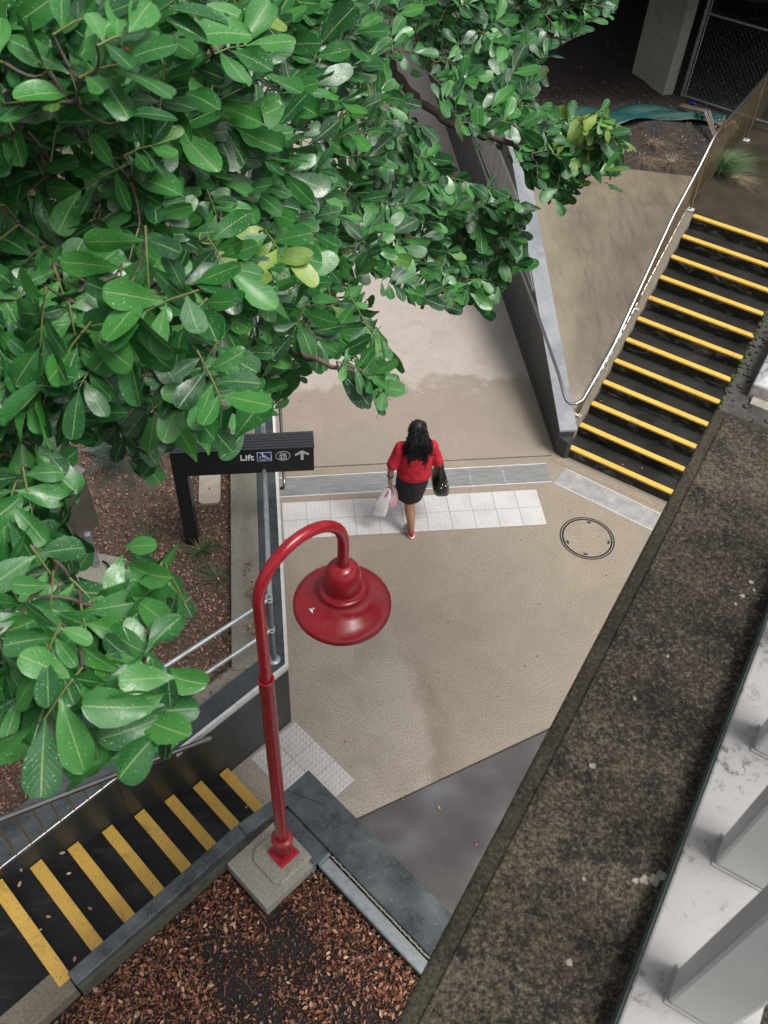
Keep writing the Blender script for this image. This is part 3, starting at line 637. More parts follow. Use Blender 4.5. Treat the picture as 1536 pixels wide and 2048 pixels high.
for i in range(60): mb.tube([(*(fp + fd * (.05 + .012 * (i % 2))), 2.02 + i * .035), (*(fp + fd * (.062 - .012 * (i % 2))), 2.02 + (i + 1) * .035)], .008, 5, False)
mb.build('knuckled_edge', M['trim_grey'], t)

# shade cloth ribbon lying on the bank
path = [(.72, 6.15), (1.05, 6.2), (1.5, 6.3), (2.0, 6.42), (2.5, 6.5), (3.0, 6.55), (3.4, 6.5), (3.75, 6.35), (3.95, 6.2)]
wid = [.75, .72, .62, .55, .5, .42, .3, .26, .2]
P = []; vs = []; K = 60; J = 9
for k in range(K + 1):
    s = k / K * (len(path) - 1); i = min(int(s), len(path) - 2); q = s - i
    x = path[i][0] * (1 - q) + path[i + 1][0] * q; y = path[i][1] * (1 - q) + path[i + 1][1] * q; wd = wid[i] * (1 - q) + wid[i + 1] * q
    for j in range(J):
        r = j / (J - 1) - .5; zz = 2.115 + .05 * math.sin(r * 14 + x * 1.3) * (.6 + .4 * math.sin(x * 2)) + .035 * math.cos(x * 6 + r * 5) + .06
        vs.append((x + .05 * math.sin(r * 7 + x * 3), y + r * wd + .04 * math.sin(x * 5), zz))
mb = MB().add(vs, [(k * J + j, k * J + j + 1, (k + 1) * J + j + 1, (k + 1) * J + j) for k in range(K) for j in range(J - 1)], True)
o = mb.build('shade_cloth', M['cloth'], label='crumpled dark green shade cloth strip lying on the mulch', cat='cloth')
sm = o.modifiers.new('solid', 'SOLIDIFY'); sm.thickness = .006
t = thing('drink_can', (3.69, 6.96, 2.1), 'small blue drink can lying beside the column', 'can')
d = Vector((.75, -.62, 0)).normalized(); cc = Vector((3.67, 6.93, 2.14))
MB().tube([cc - d * .065, cc - d * .055, cc + d * .05, cc + d * .06], [.02, .033, .033, .024], 14).build('can_body', M['can'], t)
MB().tube([cc + d * .06, cc + d * .064], .024, 14).build('can_lid', M['steel'], t)
t = thing('palm_frond', (3.6, 6.1, 2.1), 'dead grey palm frond lying across the shade cloth', 'frond')
mb = MB()
for i in range(26):
    o_ = random.uniform(-.05, .05); mb.tube([(3.40 + o_, 6.75 + o_, 2.2), (3.62 + o_ * 1.3, 6.25 + o_ * .5, 2.3 + random.uniform(0, .03)), (3.62 + o_ * .6, 5.72, 2.15)], [.003, .007, .004], 4)
mb.build('leaflets', simple('dead_frond', (.20, .165, .135), .8, 0, .3, 20), t)

# ------------------------------------------------------------------ scattered leaf litter (uncountable) with its own colours
def in_poly(P, poly):
    x, y = P[:, 0], P[:, 1]; c = np.zeros(len(P), bool); n = len(poly)
    for i in range(n):
        x1, y1 = poly[i]; x2, y2 = poly[(i + 1) % n]
        k = ((y1 > y) != (y2 > y)) & (x < (x2 - x1) * (y - y1) / (y2 - y1 + 1e-12) + x1); c ^= k
    return c
def colmesh(name, V, Fc, col, m, parent=None, smooth=False, **kw):
    me = bpy.data.meshes.new(name); me.from_pydata(V.tolist(), [], Fc.tolist()); a = me.color_attributes.new('Col', 'FLOAT_COLOR', 'POINT')
    a.data.foreach_set('color', np.concatenate([col, np.ones((len(col), 1))], 1).astype(np.float32).ravel())
    if smooth: me.polygons.foreach_set('use_smooth', [True] * len(me.polygons))
    me.materials.append(m); me.update(); o = bpy.data.objects.new(name, me); COL.objects.link(o); adopt(o, parent); return tag(o, **kw)
def leafbits(pos, size, pal, jit=.25, tilt=.5, aspect=.5, fold=.25):
    n = len(pos); size = np.asarray(size).reshape(-1, 1, 1)
    L = np.array([[-.5, 0, 0], [-.1, -.5, 0], [.3, -.38, 0], [.5, 0, 0], [.3, .38, 0], [-.1, .5, 0]]); L[:, 1] *= aspect
    L = np.repeat(L[None], n, 0) * size; L[:, :, 2] += np.abs(L[:, :, 1]) * rng.uniform(-fold, fold * 2.4, (n, 1)) + (L[:, :, 0] ** 2 / size[:, :, 0]) * rng.uniform(-.8, .8, (n, 1))
    a = rng.uniform(0, 6.283, n); t1 = rng.normal(0, tilt, n); t2 = rng.normal(0, tilt, n)
    ca, sa = np.cos(a), np.sin(a); Z = np.zeros(n); O = np.ones(n)
    Ra = np.stack([np.stack([ca, -sa, Z], -1), np.stack([sa, ca, Z], -1), np.stack([Z, Z, O], -1)], 1)
    Rx = np.stack([np.stack([O, Z, Z], -1), np.stack([Z, np.cos(t1), -np.sin(t1)], -1), np.stack([Z, np.sin(t1), np.cos(t1)], -1)], 1)
    Ry = np.stack([np.stack([np.cos(t2), Z, np.sin(t2)], -1), np.stack([Z, O, Z], -1), np.stack([-np.sin(t2), Z, np.cos(t2)], -1)], 1)
    V = np.einsum('nij,nkj->nki', Ra @ Rx @ Ry, L) + pos[:, None, :]
    b = np.arange(n)[:, None] * 6; F = np.concatenate([b + np.array([[0, 1, 2, 3]]), b + np.array([[0, 3, 4, 5]])], 0)
    pal = np.array(pal); c = pal[rng.integers(0, len(pal), n)] * rng.uniform(1 - jit, 1 + jit, (n, 1)); return V.reshape(-1, 3), F, np.repeat(c, 6, 0)
def scatter(poly, z, n, smin, smax, pal, dens=None, **kw):
    P = np.array(poly); lo, hi = P.min(0), P.max(0); X = rng.uniform(lo, hi, (n * 3, 2)); X = X[in_poly(X, poly)]
    if dens is not None: X = X[rng.uniform(0, 1, len(X)) < dens(X)]
    X = X[:n]; zz = (z(X) if callable(z) else np.full(len(X), z)) + rng.uniform(.0, .02, len(X)); return leafbits(np.column_stack([X, zz]), rng.uniform(smin, smax, len(X)), pal, **kw)
BROWN = [(.20, .062, .030), (.24, .088, .045), (.30, .14, .08), (.14, .042, .022), (.16, .066, .042), (.38, .20, .12), (.08, .03, .018), (.05, .022, .014), (.20, .11, .078)]
def dn(X):
    v = np.sin(X[:, 0] * 4.1 + 1) * np.cos(X[:, 1] * 3.7) + .7 * np.sin(X[:, 0] * 9 + X[:, 1] * 7); A = (X - c0) @ n1; Lt = (X - c0) @ e1
    near = np.exp(-((Lt - 1.25) / .35) ** 2) + np.exp(-((A - 1.2) / .25) ** 2); return np.clip(.40 + .46 * v + near * .5, .16, 1)
pl = [F1(1.13, 1.64), F1(1.62, 1.64), F1(1.62, 1.11), F1(3.4, 1.11), F1(3.4, 4.2), F1(1.10, 4.2), F1(1.10, 2.96), F1(1.13, 2.9)]
V, Fc, c = scatter(pl, ZS + .004, 30000, .008, .042, BROWN, dn, tilt=.6)
V2, Fb, cb_ = scatter(pl, ZS + .016, 1300, .030, .058, [(.36, .16, .085), (.44, .24, .14), (.30, .11, .055), (.5, .32, .21), (.24, .09, .05)], dn, tilt=.35)
V, Fc, c = np.concatenate([V, V2]), np.concatenate([Fc, Fb + len(V)]), np.concatenate([c, cb_])
colmesh('leaf_litter', V, Fc, c, M['litter'], kind='stuff', label='wet red-brown leaf litter covering the lower planter bed', cat='leaf litter')
V, Fc, c = scatter(pl, ZS + .004, 14000, .007, .020, [(.05, .026, .017), (.10, .05, .03), (.03, .018, .013), (.17, .09, .055), (.02, .014, .011)], tilt=.8, aspect=.7)
colmesh('soil_crumbs', V, Fc, c, M['litter'], kind='stuff', label='dark crumbs of soil between the leaves of the lower planter', cat='soil')
mb = MB()
for i in range(130):
    l, a = random.uniform(1.2, 3.2), random.uniform(1.7, 3.6); q = random.uniform(0, 6.28); L = random.uniform(.05, .22); z = ZS + .03
    p = Vector(F1z(l, a, z)); d = Vector((math.cos(q), math.sin(q), random.uniform(-.06, .06))); e_ = Vector((-d.y, d.x, 0)) * random.uniform(-.03, .03)
    mb.tube([p, p + d * L * .5 + e_, p + d * L], [.003, .0025, .0015], 4, False)
mb.build('fallen_twigs', simple('pale_dead_twig', (.26, .15, .09), .8, 0, .5, 9), kind='stuff', label='thin dead twigs strewn over the lower planter', cat='twigs')
gp = [(-3.86, -1.9), tuple(B[1] + np.array([-.02, .0])), tuple(B[2]), F1(-.32, 4), (-7.2, -5), (-6.2, 2.6), (-3.86, 2.6)]
PALE = [(.25, .125, .078), (.32, .18, .12), (.18, .085, .055), (.38, .24, .175), (.13, .06, .04), (.22, .14, .10), (.09, .045, .03)]
V, Fc, c = scatter(gp, 1.004, 34000, .012, .046, PALE, lambda X: np.clip(.75 - .6 * np.exp(-((X[:, 0] + 4.9) ** 2 / .2 + (X[:, 1] - .15) ** 2 / .2)), 0, 1))
colmesh('leaf_litter', V, Fc, c, M['litter'], kind='stuff', label='dry brown leaf litter over the garden bed left of the path', cat='leaf litter')
V, Fc, c = scatter([F1(-.24, .25), F1(-.355, .25), F1(-.355, 1.3), F1(-.24, 1.3)], 1.09, 110, .018, .045, PALE)
V2, F2_, c2_ = scatter([(-3.62, -1.2), (-3.72, -1.2), (-3.72, -2.1), (-3.62, -2.1)], 1.106, 90, .015, .04, PALE)
colmesh('leaf_litter', np.concatenate([V, V2]), np.concatenate([Fc, F2_ + len(V)]), np.concatenate([c, c2_]), M['litter'], kind='stuff', label='thin scatter of dry leaves on the concrete edging by the wall corner', cat='leaf litter')
def mz(X): return (1.90 + .15 * np.clip((X[:, 0] - .632) / 2.4, 0, 1)) + .08
MUL = [(.045, .033, .027), (.075, .055, .043), (.028, .022, .018), (.11, .085, .07), (.20, .165, .14)]
V, Fc, c = scatter([(.65, 5.62), (3.0, 4.8), (6.5, 9.2), (6.5, 15), (.65, 15)], mz, 16000, .02, .055, MUL, aspect=.3, tilt=.4)
colmesh('mulch_chips', V, Fc, c, M['litter'], kind='stuff', label='dark bark chips covering the bank under the overpass', cat='mulch')
V, Fc, c = scatter([(3.7, 6.0), (3.85, 6.25), (4.1, 6.35), (4.1, 6.0)], lambda X: np.full(len(X), 2.17), 120, .02, .045, [(.45, .19, .09), (.38, .15, .07), (.5, .28, .17)])
colmesh('gravel_patch', V, Fc, c, M['litter'], kind='stuff', label='small patch of orange stones beside the upper railing', cat='gravel')

# loose leaves one can count, on steps and paving
def leafob(name, x, y, z, s, pal, label, group):
    V, Fc, c = leafbits(np.array([[0, 0, 0.]]), [s], [pal], tilt=.12, fold=.12)
    o = colmesh(name, V, Fc, c, M['litter'], label=label, cat='leaf', group=group); o.location = (x, y, z); return o
def un(x, y, z):
    d = ray(x, y); q = (z - CAM[2]) / d[2]; return CAM + q * d
LST = [(125, 1707, 6, .05, 'long tan leaf at the wall end of the second highest lower left strip'), (40, 1769, 7, .05, 'broad tan leaf near the wall between the two highest lower left strips'), (43, 1741, 7, .035, 'small tan leaf just above the broad one near the wall on the lower left steps'),
       (138, 1748, 6, .04, 'pale upright leaf on the black tread right of the second highest lower left strip'), (181, 1818, 5, .045, 'bright tan leaf in the middle of the third black tread from the landing'), (97, 1834, 6, .04, 'curled pale leaf in the middle of the tread below the landing strip'),
       (150, 1919, 6, .045, 'pinkish leaf at the kerb end of the tread below the landing strip'), (60, 1838, 7, .03, 'small leaf touching the right edge of the landing strip, upper of two'), (82, 1860, 7, .025, 'tiny leaf touching the right edge of the landing strip, lower of two'), (493, 1615, 1, .035, 'tan leaf on the second lowest lower left step near the lamp post')]
for qx, qy, k, s, lab in LST:
    p = un(qx, qy, RI * k + RI); leafob('fallen_leaf', p[0], p[1], RI * k + RI + .012, s, random.choice([(.5, .33, .22), (.42, .24, .13)]), lab, 'fallen leaves on the lower left steps')
PAV = [(1027, 742, 'brown leaf on the footpath beside the ramp wall, farthest of three'), (1054, 780, 'brown leaf touching the foot of the ramp wall, middle of three'), (1047, 828, 'brown leaf on the footpath beside the ramp wall, nearest of three'), (1068, 1063, 'pinkish leaf on the paving just below the right end of the long tactile strip'),
       (1083, 1040, 'pale leaf lying on the last tile of the long tactile strip'), (752, 1490, 'tan leaf on the paving well right of the short tactile patch'), (690, 1484, 'orange leaf on the paving near the short tactile patch, left one of a pair'), (717, 1480, 'small orange leaf on the paving near the short tactile patch, right one of a pair'),
       (806, 1600, 'yellow leaf at the edge between the pale paving and the dark slab'), (878, 1617, 'orange leaf in the middle of the dark grey slab'), (952, 1690, 'tan leaf on the dark grey slab beside the bridge ledge'), (600, 800, 'orange leaf on the footpath beside the left wall above the sign'), (662, 950, 'orange leaf lying on the long grate left of the person'),
       (880, 1345, 'dark brown leaf in the middle of the plaza right of the lamp shade')]
for qx, qy, lab in PAV:
    p = un(qx, qy, 0); leafob('fallen_leaf', p[0], p[1], .012, random.uniform(.03, .05), random.choice([(.45, .22, .12), (.5, .30, .2), (.3, .13, .07)]), lab, 'fallen leaves on the paving')
for qx, qy, k, lab in [(1245, 930, 0, 'small orange leaf on the lowest right tread, left of two'), (1284, 937, 0, 'small orange leaf on the lowest right tread, right of two'), (1202, 803, 2, 'orange leaf at the left end of the third yellow strip of the right stairs'), (1513, 545, 8, 'reddish leaf high on the right stairs near the right edge'), (1330, 590, 6, 'reddish leaf high on the right stairs near the railing')]:
    p = un(qx, qy, RR * (k + 1)); leafob('fallen_leaf', p[0], p[1], RR * (k + 1) + .01, .035, (.45, .18, .08), lab, 'fallen leaves on the right stairs')

# ------------------------------------------------------------------ garden things
# sign
sx, sy = -4.255, -.83
t = thing('direction_sign', (sx, sy, 1.0), 'black cantilever direction sign reading Lift with access symbols and arrow', 'sign')
ZT, ZBm = 2.385, 2.06
MB().box((sx - .005, sy + .10, 1.68), (.135, .20, 1.39)).build('post', M['sign'], t, bevel=.006)
x0 = sx - .045; xe = x0 + 1.345; yf = sy + .0
MB().prism([(x0, yf), (xe, yf - .004), (xe, yf + .2), (x0, yf + .2)], ZBm, ZT).build('panel', M['sign'], t, bevel=.004)
cap_ = MB().prism([(x0 - .006, yf - .008), (xe + .006, yf - .012), (xe + .006, yf + .208), (x0 - .006, yf + .208)], ZT + .001, ZT + .012).build('top_cap', M['sign_top'], t)
for i in range(5): MB().prism([(x0, yf + .02 + i * .038), (xe, yf + .016 + i * .038), (xe, yf + .034 + i * .038), (x0, yf + .038 + i * .038)], ZT + .0125, ZT + .019).build('rib', M['sign_top'], cap_)
def sgn(name, polys, m, parent, dy=.006):
    """flat raised marks on the sign face; polygons in (x along, z up) metres from the lettering centre line"""
    mb = MB()
    for poly in polys:
        n = len(poly); vs = [(x, yf - .003 * 0 - dy, z) for x, z in poly] + [(x, yf - dy + .004, z) for x, z in poly]
        mb.add(vs, [tuple(range(n)), tuple(range(n, 2 * n))[::-1]] + [(i, n + i, n + (i + 1) % n, (i + 1) % n) for i in range(n)])
    return mb.build(name, m, parent)
def stroke(pts, w, closed=False):
    out = []; n = len(pts)
    for i in range(n if closed else n - 1):
        a = np.array(pts[i]); b = np.array(pts[(i + 1) % n]); d = (b - a) / np.linalg.norm(b - a); q = np.array([-d[1], d[0]]) * w / 2; a2 = a - d * w * .3; b2 = b + d * w * .3
        out.append([tuple(a2 - q), tuple(b2 - q), tuple(b2 + q), tuple(a2 + q)])
    return out
zc = 2.285; dark = .0042
xA = xe - .115                                  # arrow
sgn('arrow', [[(xA - .014, zc - .065), (xA + .014, zc - .065), (xA + .014, zc + .03), (xA - .014, zc + .03)], [(xA, zc + .062), (xA - .072, zc + .012), (xA - .062, zc - .006), (xA, zc + .03)], [(xA, zc + .062), (xA, zc + .03), (xA + .062, zc - .006), (xA + .072, zc + .012)]], M['sign_grey'], t)
xB = xA - .185                                  # lift symbol in an oval
ell = [(xB + .068 * math.cos(a), zc + .06 * math.sin(a)) for a in np.linspace(0, 2 * math.pi, 33)[:-1]]
ic = stroke(ell, .009, True) + stroke([(xB - .03, zc - .038), (xB + .03, zc - .038), (xB + .03, zc + .012), (xB - .03, zc + .012)], .008, True)
for s, up in ((-.014, 1), (.014, -1)): ic += stroke([(xB + s, zc + .018), (xB + s, zc + .042)], .005) + stroke([(xB + s - .01, zc + (.034 if up > 0 else .027)), (xB + s, zc + (.043 if up > 0 else .018)), (xB + s + .01, zc + (.034 if up > 0 else .027))], .005)
for s in (-.014, .014): ic += stroke([(xB + s, zc - .03), (xB + s, zc - .008)], .009) + [[(xB + s + .006 * math.cos(a), zc + .001 + .006 * math.sin(a)) for a in np.linspace(0, 6.28, 9)[:-1]]]
sgn('lift_symbol', ic, M['sign_grey'], t)
xW_ = xB - .18                                   # wheelchair plate
pl_ = sgn('access_plate', [[(xW_ - .07, zc - .06), (xW_ + .07, zc - .06), (xW_ + .07, zc + .06), (xW_ - .07, zc + .06)]], M['white'], t, .0045)
sgn('plate_field', [[(xW_ - .064, zc - .054), (xW_ + .064, zc - .054), (xW_ + .064, zc + .054), (xW_ - .064, zc + .054)]], M['blue'], pl_, .0058)
wc = stroke([(xW_ - .012 + .032 * math.cos(a), zc - .014 + .03 * math.sin(a)) for a in np.linspace(R_(130), R_(365), 14)], .009)
wc += stroke([(xW_ - .014, zc + .028), (xW_ - .012, zc - .004), (xW_ + .022, zc - .004), (xW_ + .036, zc - .032), (xW_ + .052, zc - .028)], .011) + stroke([(xW_ - .012, zc + .012), (xW_ + .014, zc + .012)], .008)
wc += [[(xW_ - .016 + .011 * math.cos(a), zc + .041 + .011 * math.sin(a)) for a in np.linspace(0, 6.28, 11)[:-1]]]
sgn('wheelchair_mark', wc, M['white'], pl_, .0075)
tcu = bpy.data.curves.new('lettering', 'FONT'); tcu.body = 'Lift'; tcu.size = .105; tcu.extrude = .002; tcu.offset = .0015; tcu.align_x = 'RIGHT'
to = bpy.data.objects.new('tmp', tcu); COL.objects.link(to); dg_ = bpy.context.evaluated_depsgraph_get(); dg_.update()
lm = bpy.data.meshes.new_from_object(to.evaluated_get(dg_)); bpy.data.objects.remove(to); lm.materials.clear(); lm.materials.append(M['white'])
lo = bpy.data.objects.new('lettering', lm); COL.objects.link(lo); lo.rotation_euler = (math.pi / 2, 0, 0); lo.location = (xW_ - .10, yf - .005, zc - .038); adopt(lo, t)

# stainless cabinet on a post
t = thing('steel_cabinet', (-5.25, -1.13, 1.0), 'brushed stainless steel cabinet on a galvanised post in the garden', 'cabinet')
a_ = np.array([-5.303, -1.161]); b_ = np.array([-5.124, -.888]); w_ = (b_ - a_); dpt = np.array([-w_[1], w_[0]]) / np.linalg.norm(w_) * .42
MB().prism([tuple(a_), tuple(b_), tuple(b_ + dpt), tuple(a_ + dpt)], 1.5, 2.27).build('cabinet_body', M['steel_box'], t, bevel=.01)
k = np.array([w_[1], -w_[0]]) / np.linalg.norm(w_) * .012
MB().prism([tuple(a_ + k - w_ * .03), tuple(b_ + k + w_ * .03), tuple(b_ + dpt + w_ * .03), tuple(a_ + dpt - w_ * .03)], 2.275, [2.285, 2.285, 2.36, 2.36]).build('sloping_roof', M['steel_box'], t, bevel=.012)
kk = k * .2
MB().prism([tuple(a_ + kk + w_ * .06), tuple(b_ + kk - w_ * .06), tuple(b_ + kk * 2 - w_ * .06), tuple(a_ + kk * 2 + w_ * .06)], 1.53, 2.25).build('door', M['steel_box'], t)
MB().box((-5.225, -1.05, 1.27), (.06, .06, .54)).build('post', M['galv'], t, bevel=.003)
MB().prism([(-5.6, -.75), (-4.93, -.98), (-5.0, -1.30), (-5.6, -1.25)], .95, 1.03).build('footing', M['pad'], t, bevel=.01)
MB().tube([(-5.17, -1.0, 1.03), (-5.12, -1.06, 1.07), (-5.07, -1.14, 1.05), (-5.03, -1.22, 1.03), (-4.97, -1.27, 1.01)], .012, 8).build('cable', M['black'], t)

# valve box lid
t = thing('valve_box', (-4.09, -.06, 1.0), 'beige plastic valve box lid set in the garden beside the sign', 'valve box')
rr = []
for cx, cy, a0 in ((-4.015, .30, 0), (-4.165, .30, 90), (-4.165, -.21, 180), (-4.015, -.21, 270)):
    rr += [(cx + .045 * math.cos(R_(a0 + q)), cy + .06 * math.sin(R_(a0 + q))) for q in (0, 30, 60, 90)]
MB().prism(rr, .9, 1.035).build('lid', M['valve'], t, bevel=.005)
MB().box((-4.09, -.05, 1.036), (.012, .03, .004)).build('key_slot', M['black'], t)

# grass and shrubs
def tuft(name, c, n, h, spread, pal, label, cat, droop=.5, w=.004, dirb=(0, 0)):
    Vs = []; Fs = []; Cs = []
    for i in range(n):
        a = random.uniform(0, 6.283); r = abs(random.gauss(0, .35)) * spread * .5; hh = h * random.uniform(.5, 1.1)
        b = np.array([c[0] + r * math.cos(a), c[1] + r * math.sin(a), c[2]]); d = np.array([math.cos(a) * spread * random.uniform(.3, 1.2) + dirb[0] * random.uniform(.4, 1.2), math.sin(a) * spread * random.uniform(.3, 1.2) + dirb[1] * random.uniform(.4, 1.2), 0])
        s_ = np.array([-math.sin(a), math.cos(a), 0]) * w * random.uniform(.6, 1.3); k0 = len(Vs)
        for j in range(5):
            q = j / 4; p = b + d * q ** 1.4 + np.array([0, 0, hh * (q - droop * q * q)]); ww = (1 - q * .9)
            Vs += [p - s_ * ww, p + s_ * ww]
        Fs += [(k0 + 2 * j, k0 + 2 * j + 1, k0 + 2 * j + 3, k0 + 2 * j + 2) for j in range(4)]
        cc = np.array(random.choice(pal)) * random.uniform(.7, 1.3); Cs += [cc] * 10
    t = thing(name, c, label, cat); colmesh('blades', np.array(Vs), np.array(Fs), np.array(Cs), M['grass_green'], t, kind='stuff'); return t
GR = [(.035, .085, .03), (.05, .11, .04), (.03, .06, .025), (.10, .12, .05)]
tuft('grass_clump', (-4.15, -.93, 1.0), 90, .26, .30, GR, 'dark green grass clump at the foot of the sign post', 'grass')
tuft('grass_clump', (-4.75, -.72, 1.0), 70, .2, .26, GR, 'dark green grass clump between the sign and the steel cabinet', 'grass')
tuft('grass_clump', (-4.55, -1.95, 1.0), 80, .18, .28, GR + [(.18, .13, .06)], 'ragged green grass clump above the two pipe rails', 'grass')
tuft('grass_clump', (-3.98, -1.3, 1.0), 60, .16, .28, GR, 'sparse green grass beside the concrete edging beam', 'grass')
tuft('grass_clump', (3.42, 4.95, 2.04), 700, .55, .36, [(.07, .16, .06), (.10, .20, .08), (.05, .12, .05), (.15, .22, .10)], 'bright green feathery grass clump beside the upper railing', 'grass', .55, .0035, (.16, -.12))
tuft('grass_clump', (3.60, 4.72, 2.04), 110, .10, .28, [(.38, .32, .2), (.30, .26, .15)], 'pale straw blades spilling from the green clump onto the landing', 'grass', .6, .003, (.18, -.16))
STR = [(.25, .18, .12), (.31, .23, .155), (.19, .135, .09)]
tuft('grass_clump', (2.36, 5.30, 2.03), 200, .12, .26, STR, 'dry straw-coloured grass tuft on the mulch above the slope', 'grass', .6, .003, (.1, -.18))
tuft('grass_clump', (2.75, 5.18, 2.05), 200, .16, .40, STR + [(.2, .2, .08)], 'flattened dry grass between the straw tuft and the railing', 'grass', .6, .003, (.12, -.1))
tuft('grass_clump', (2.62, 5.75, 2.08), 110, .12, .22, STR, 'small pale dead grass tuft near the green cloth', 'grass', .6, .003, (.1, -.15))
# feathery grey-green shrub
t = thing('feathery_shrub', (-5.05, .55, 1.0), 'grey-green feathery shrub behind the steel cabinet', 'shrub')
Vs = []; Fs = []; Cs = []
for i in range(34):
    a = random.uniform(0, 6.283); el = random.uniform(.15, 1.1); L = random.uniform(.35, .62); d = np.array([math.cos(a) * math.cos(el), math.sin(a) * math.cos(el), math.sin(el)]); side = np.array([-math.sin(a), math.cos(a), 0])
    base = np.array([-5.05 + random.uniform(-.1, .1), .55 + random.uniform(-.1, .1), 1.05])
    for j in range(11):
        q = .25 + .75 * j / 10; p = base + d * L * q + np.array([0, 0, -.35 * q * q * L])
        for s in (-1, 1):
            k0 = len(Vs); tip = p + side * s * .13 * (1.15 - q * .7) + d * .09 + np.array([0, 0, -.02]); ww = d * .008
            Vs += [p - ww, p + ww, tip + ww * .3, tip - ww * .3]; Fs.append((k0, k0 + 1, k0 + 2, k0 + 3)); Cs += [np.array((.055, .10, .075)) * random.uniform(.7, 1.5)] * 4
colmesh('fronds', np.array(Vs), np.array(Fs), np.array(Cs), M['grass_green'], t, kind='stuff')

# ------------------------------------------------------------------ footbridge ledge and railing by the camera
t = thing('footbridge', (*F3(.5, 0), ZL - .4), 'weathered brown concrete footbridge edge in the right foreground', 'footbridge')
MB().prism([F3(.0, -1.2), F3(.0, 1.42), F3(.30, 1.42), F3(.30, -1.2)], ZL - .35, ZL).build('ledge', M['ledge_edge'], t, bevel=.006)
MB().prism([F3(.026, -1.2), F3(.026, 1.40), F3(.285, 1.40), F3(.285, -1.2)], ZL - .02, ZL + .004).build('ledge_topping', M['ledge'], t, bevel=.003)
MB().prism([F3(.0, 1.422), F3(.0, 6), F3(.30, 6), F3(.30, 1.422)], ZL - .35, ZL - .004).build('rough_ledge', M['mortar'], t, bevel=.006)
MB().prism([F3(.302, -1.2), F3(.302, 6), F3(2.5, 6), F3(2.5, -1.2)], ZL - .35, ZL - .03).build('deck', M['ledge'], t)
mb = MB()
for i in range(46):
    l, a = random.uniform(.01, .12), random.uniform(1.36, 1.95)
    if l > .04 and a > 1.49: l = random.uniform(.004, .035)
    mb.ball((*F3(l, a), ZL - .002), (random.uniform(.002, .009), random.uniform(.002, .008), random.uniform(.002, .006)), 6, 4)
mb.build('mortar_crumbs', M['mortar'], t, kind='stuff')
mb = MB()
for i in range(45): mb.ball((*F3(random.uniform(-.002, .006), random.uniform(1.42, 1.85)), ZL - .002), (random.uniform(.002, .006), random.uniform(.002, .007), .004), 6, 4)
mb.build('moss_edge', M['moss'], t, kind='stuff')
def spot(l, a, r, h=.0015):
    n = 12; return MB().prism([tuple(np.array(F3(l, a)) + r * random.uniform(.6, 1.15) * np.array([math.cos(q), math.sin(q)])) for q in np.linspace(0, 2 * math.pi, n + 1)[:-1]], ZL + .0035, ZL + .004 + h)
for l, a, r in ((.165, .185, .0055), (.14, .30, .003), (.10, .62, .0035), (.19, .905, .003), (.195, .93, .0045), (.21, .955, .003), (.20, .97, .004), (.235, 1.14, .006), (.23, 1.12, .008), (.12, .73, .003), (.085, .47, .0055), (.228, .352, .009), (.216, .345, .007), (.236, .364, .009), (.205, .337, .005)):
    spot(l, a, r).build('lichen_spot', M['pad'], t)
t = thing('bridge_railing', (*F3(.3, 0), ZL), 'white painted steel balusters on a white base plate in the right foreground', 'railing')
wl = lambda a: .243 + .0 * a
MB().prism([F3(.243, -1.2), F3(.243, 1.30), F3(.40, 1.30), F3(.40, -1.2)], ZL - .02, ZL + .05).build('base_plate', M['white_paint'], t, bevel=.004)
MB().prism([F3(.2405, -1.2), F3(.2405, 1.302), F3(.2425, 1.302), F3(.2425, -1.2)], ZL - .02, ZL + .043).build('base_edge', M['green_edge'], t)
ang = math.atan2(la_[1], la_[0])
for i in range(-4, 6):
    a = .215 + i * .205
    if a > 1.2: continue
    p = F3(.325, a)
    b = MB().box((*p, ZL + .6), (.048, .076, 1.098), Matrix.Rotation(ang, 3, 'Z')).build('baluster', M['white_post'], t, bevel=.006)
    MB().box((*p, ZL + .0515), (.054, .082, .004), Matrix.Rotation(ang, 3, 'Z')).build('weld_bead', M['white_paint'], b, bevel=.003)
MB().prism([F3(.285, -1.2), F3(.285, 1.3), F3(.365, 1.3), F3(.365, -1.2)], ZL + 1.15, ZL + 1.20).build('top_rail', M['white_post'], t, bevel=.01)
t = thing('coping_block', (*F3(.1, 2), ZL), 'crazed white chamfered coping block at the right edge', 'coping')
L0, A1 = .048, 1.50
ring = lambda i, z: [(*F3(L0 + i, A1 + i), z), (*F3(.42 - i, A1 + i), z), (*F3(.42 - i, 6 - i), z), (*F3(L0 + i, 6 - i), z)]
MB().loft([ring(0, ZL - .01), ring(0, ZL + .035), ring(.035, ZL + .06)], True, False).build('block', M['cracked'], t, bevel=.004)
MB().prism([F3(.06, 1.47), F3(.42, 1.465), F3(.42, 1.499), F3(.06, 1.499)], ZL - .01, ZL + .004).build('mortar_bed', M['pad'], t)

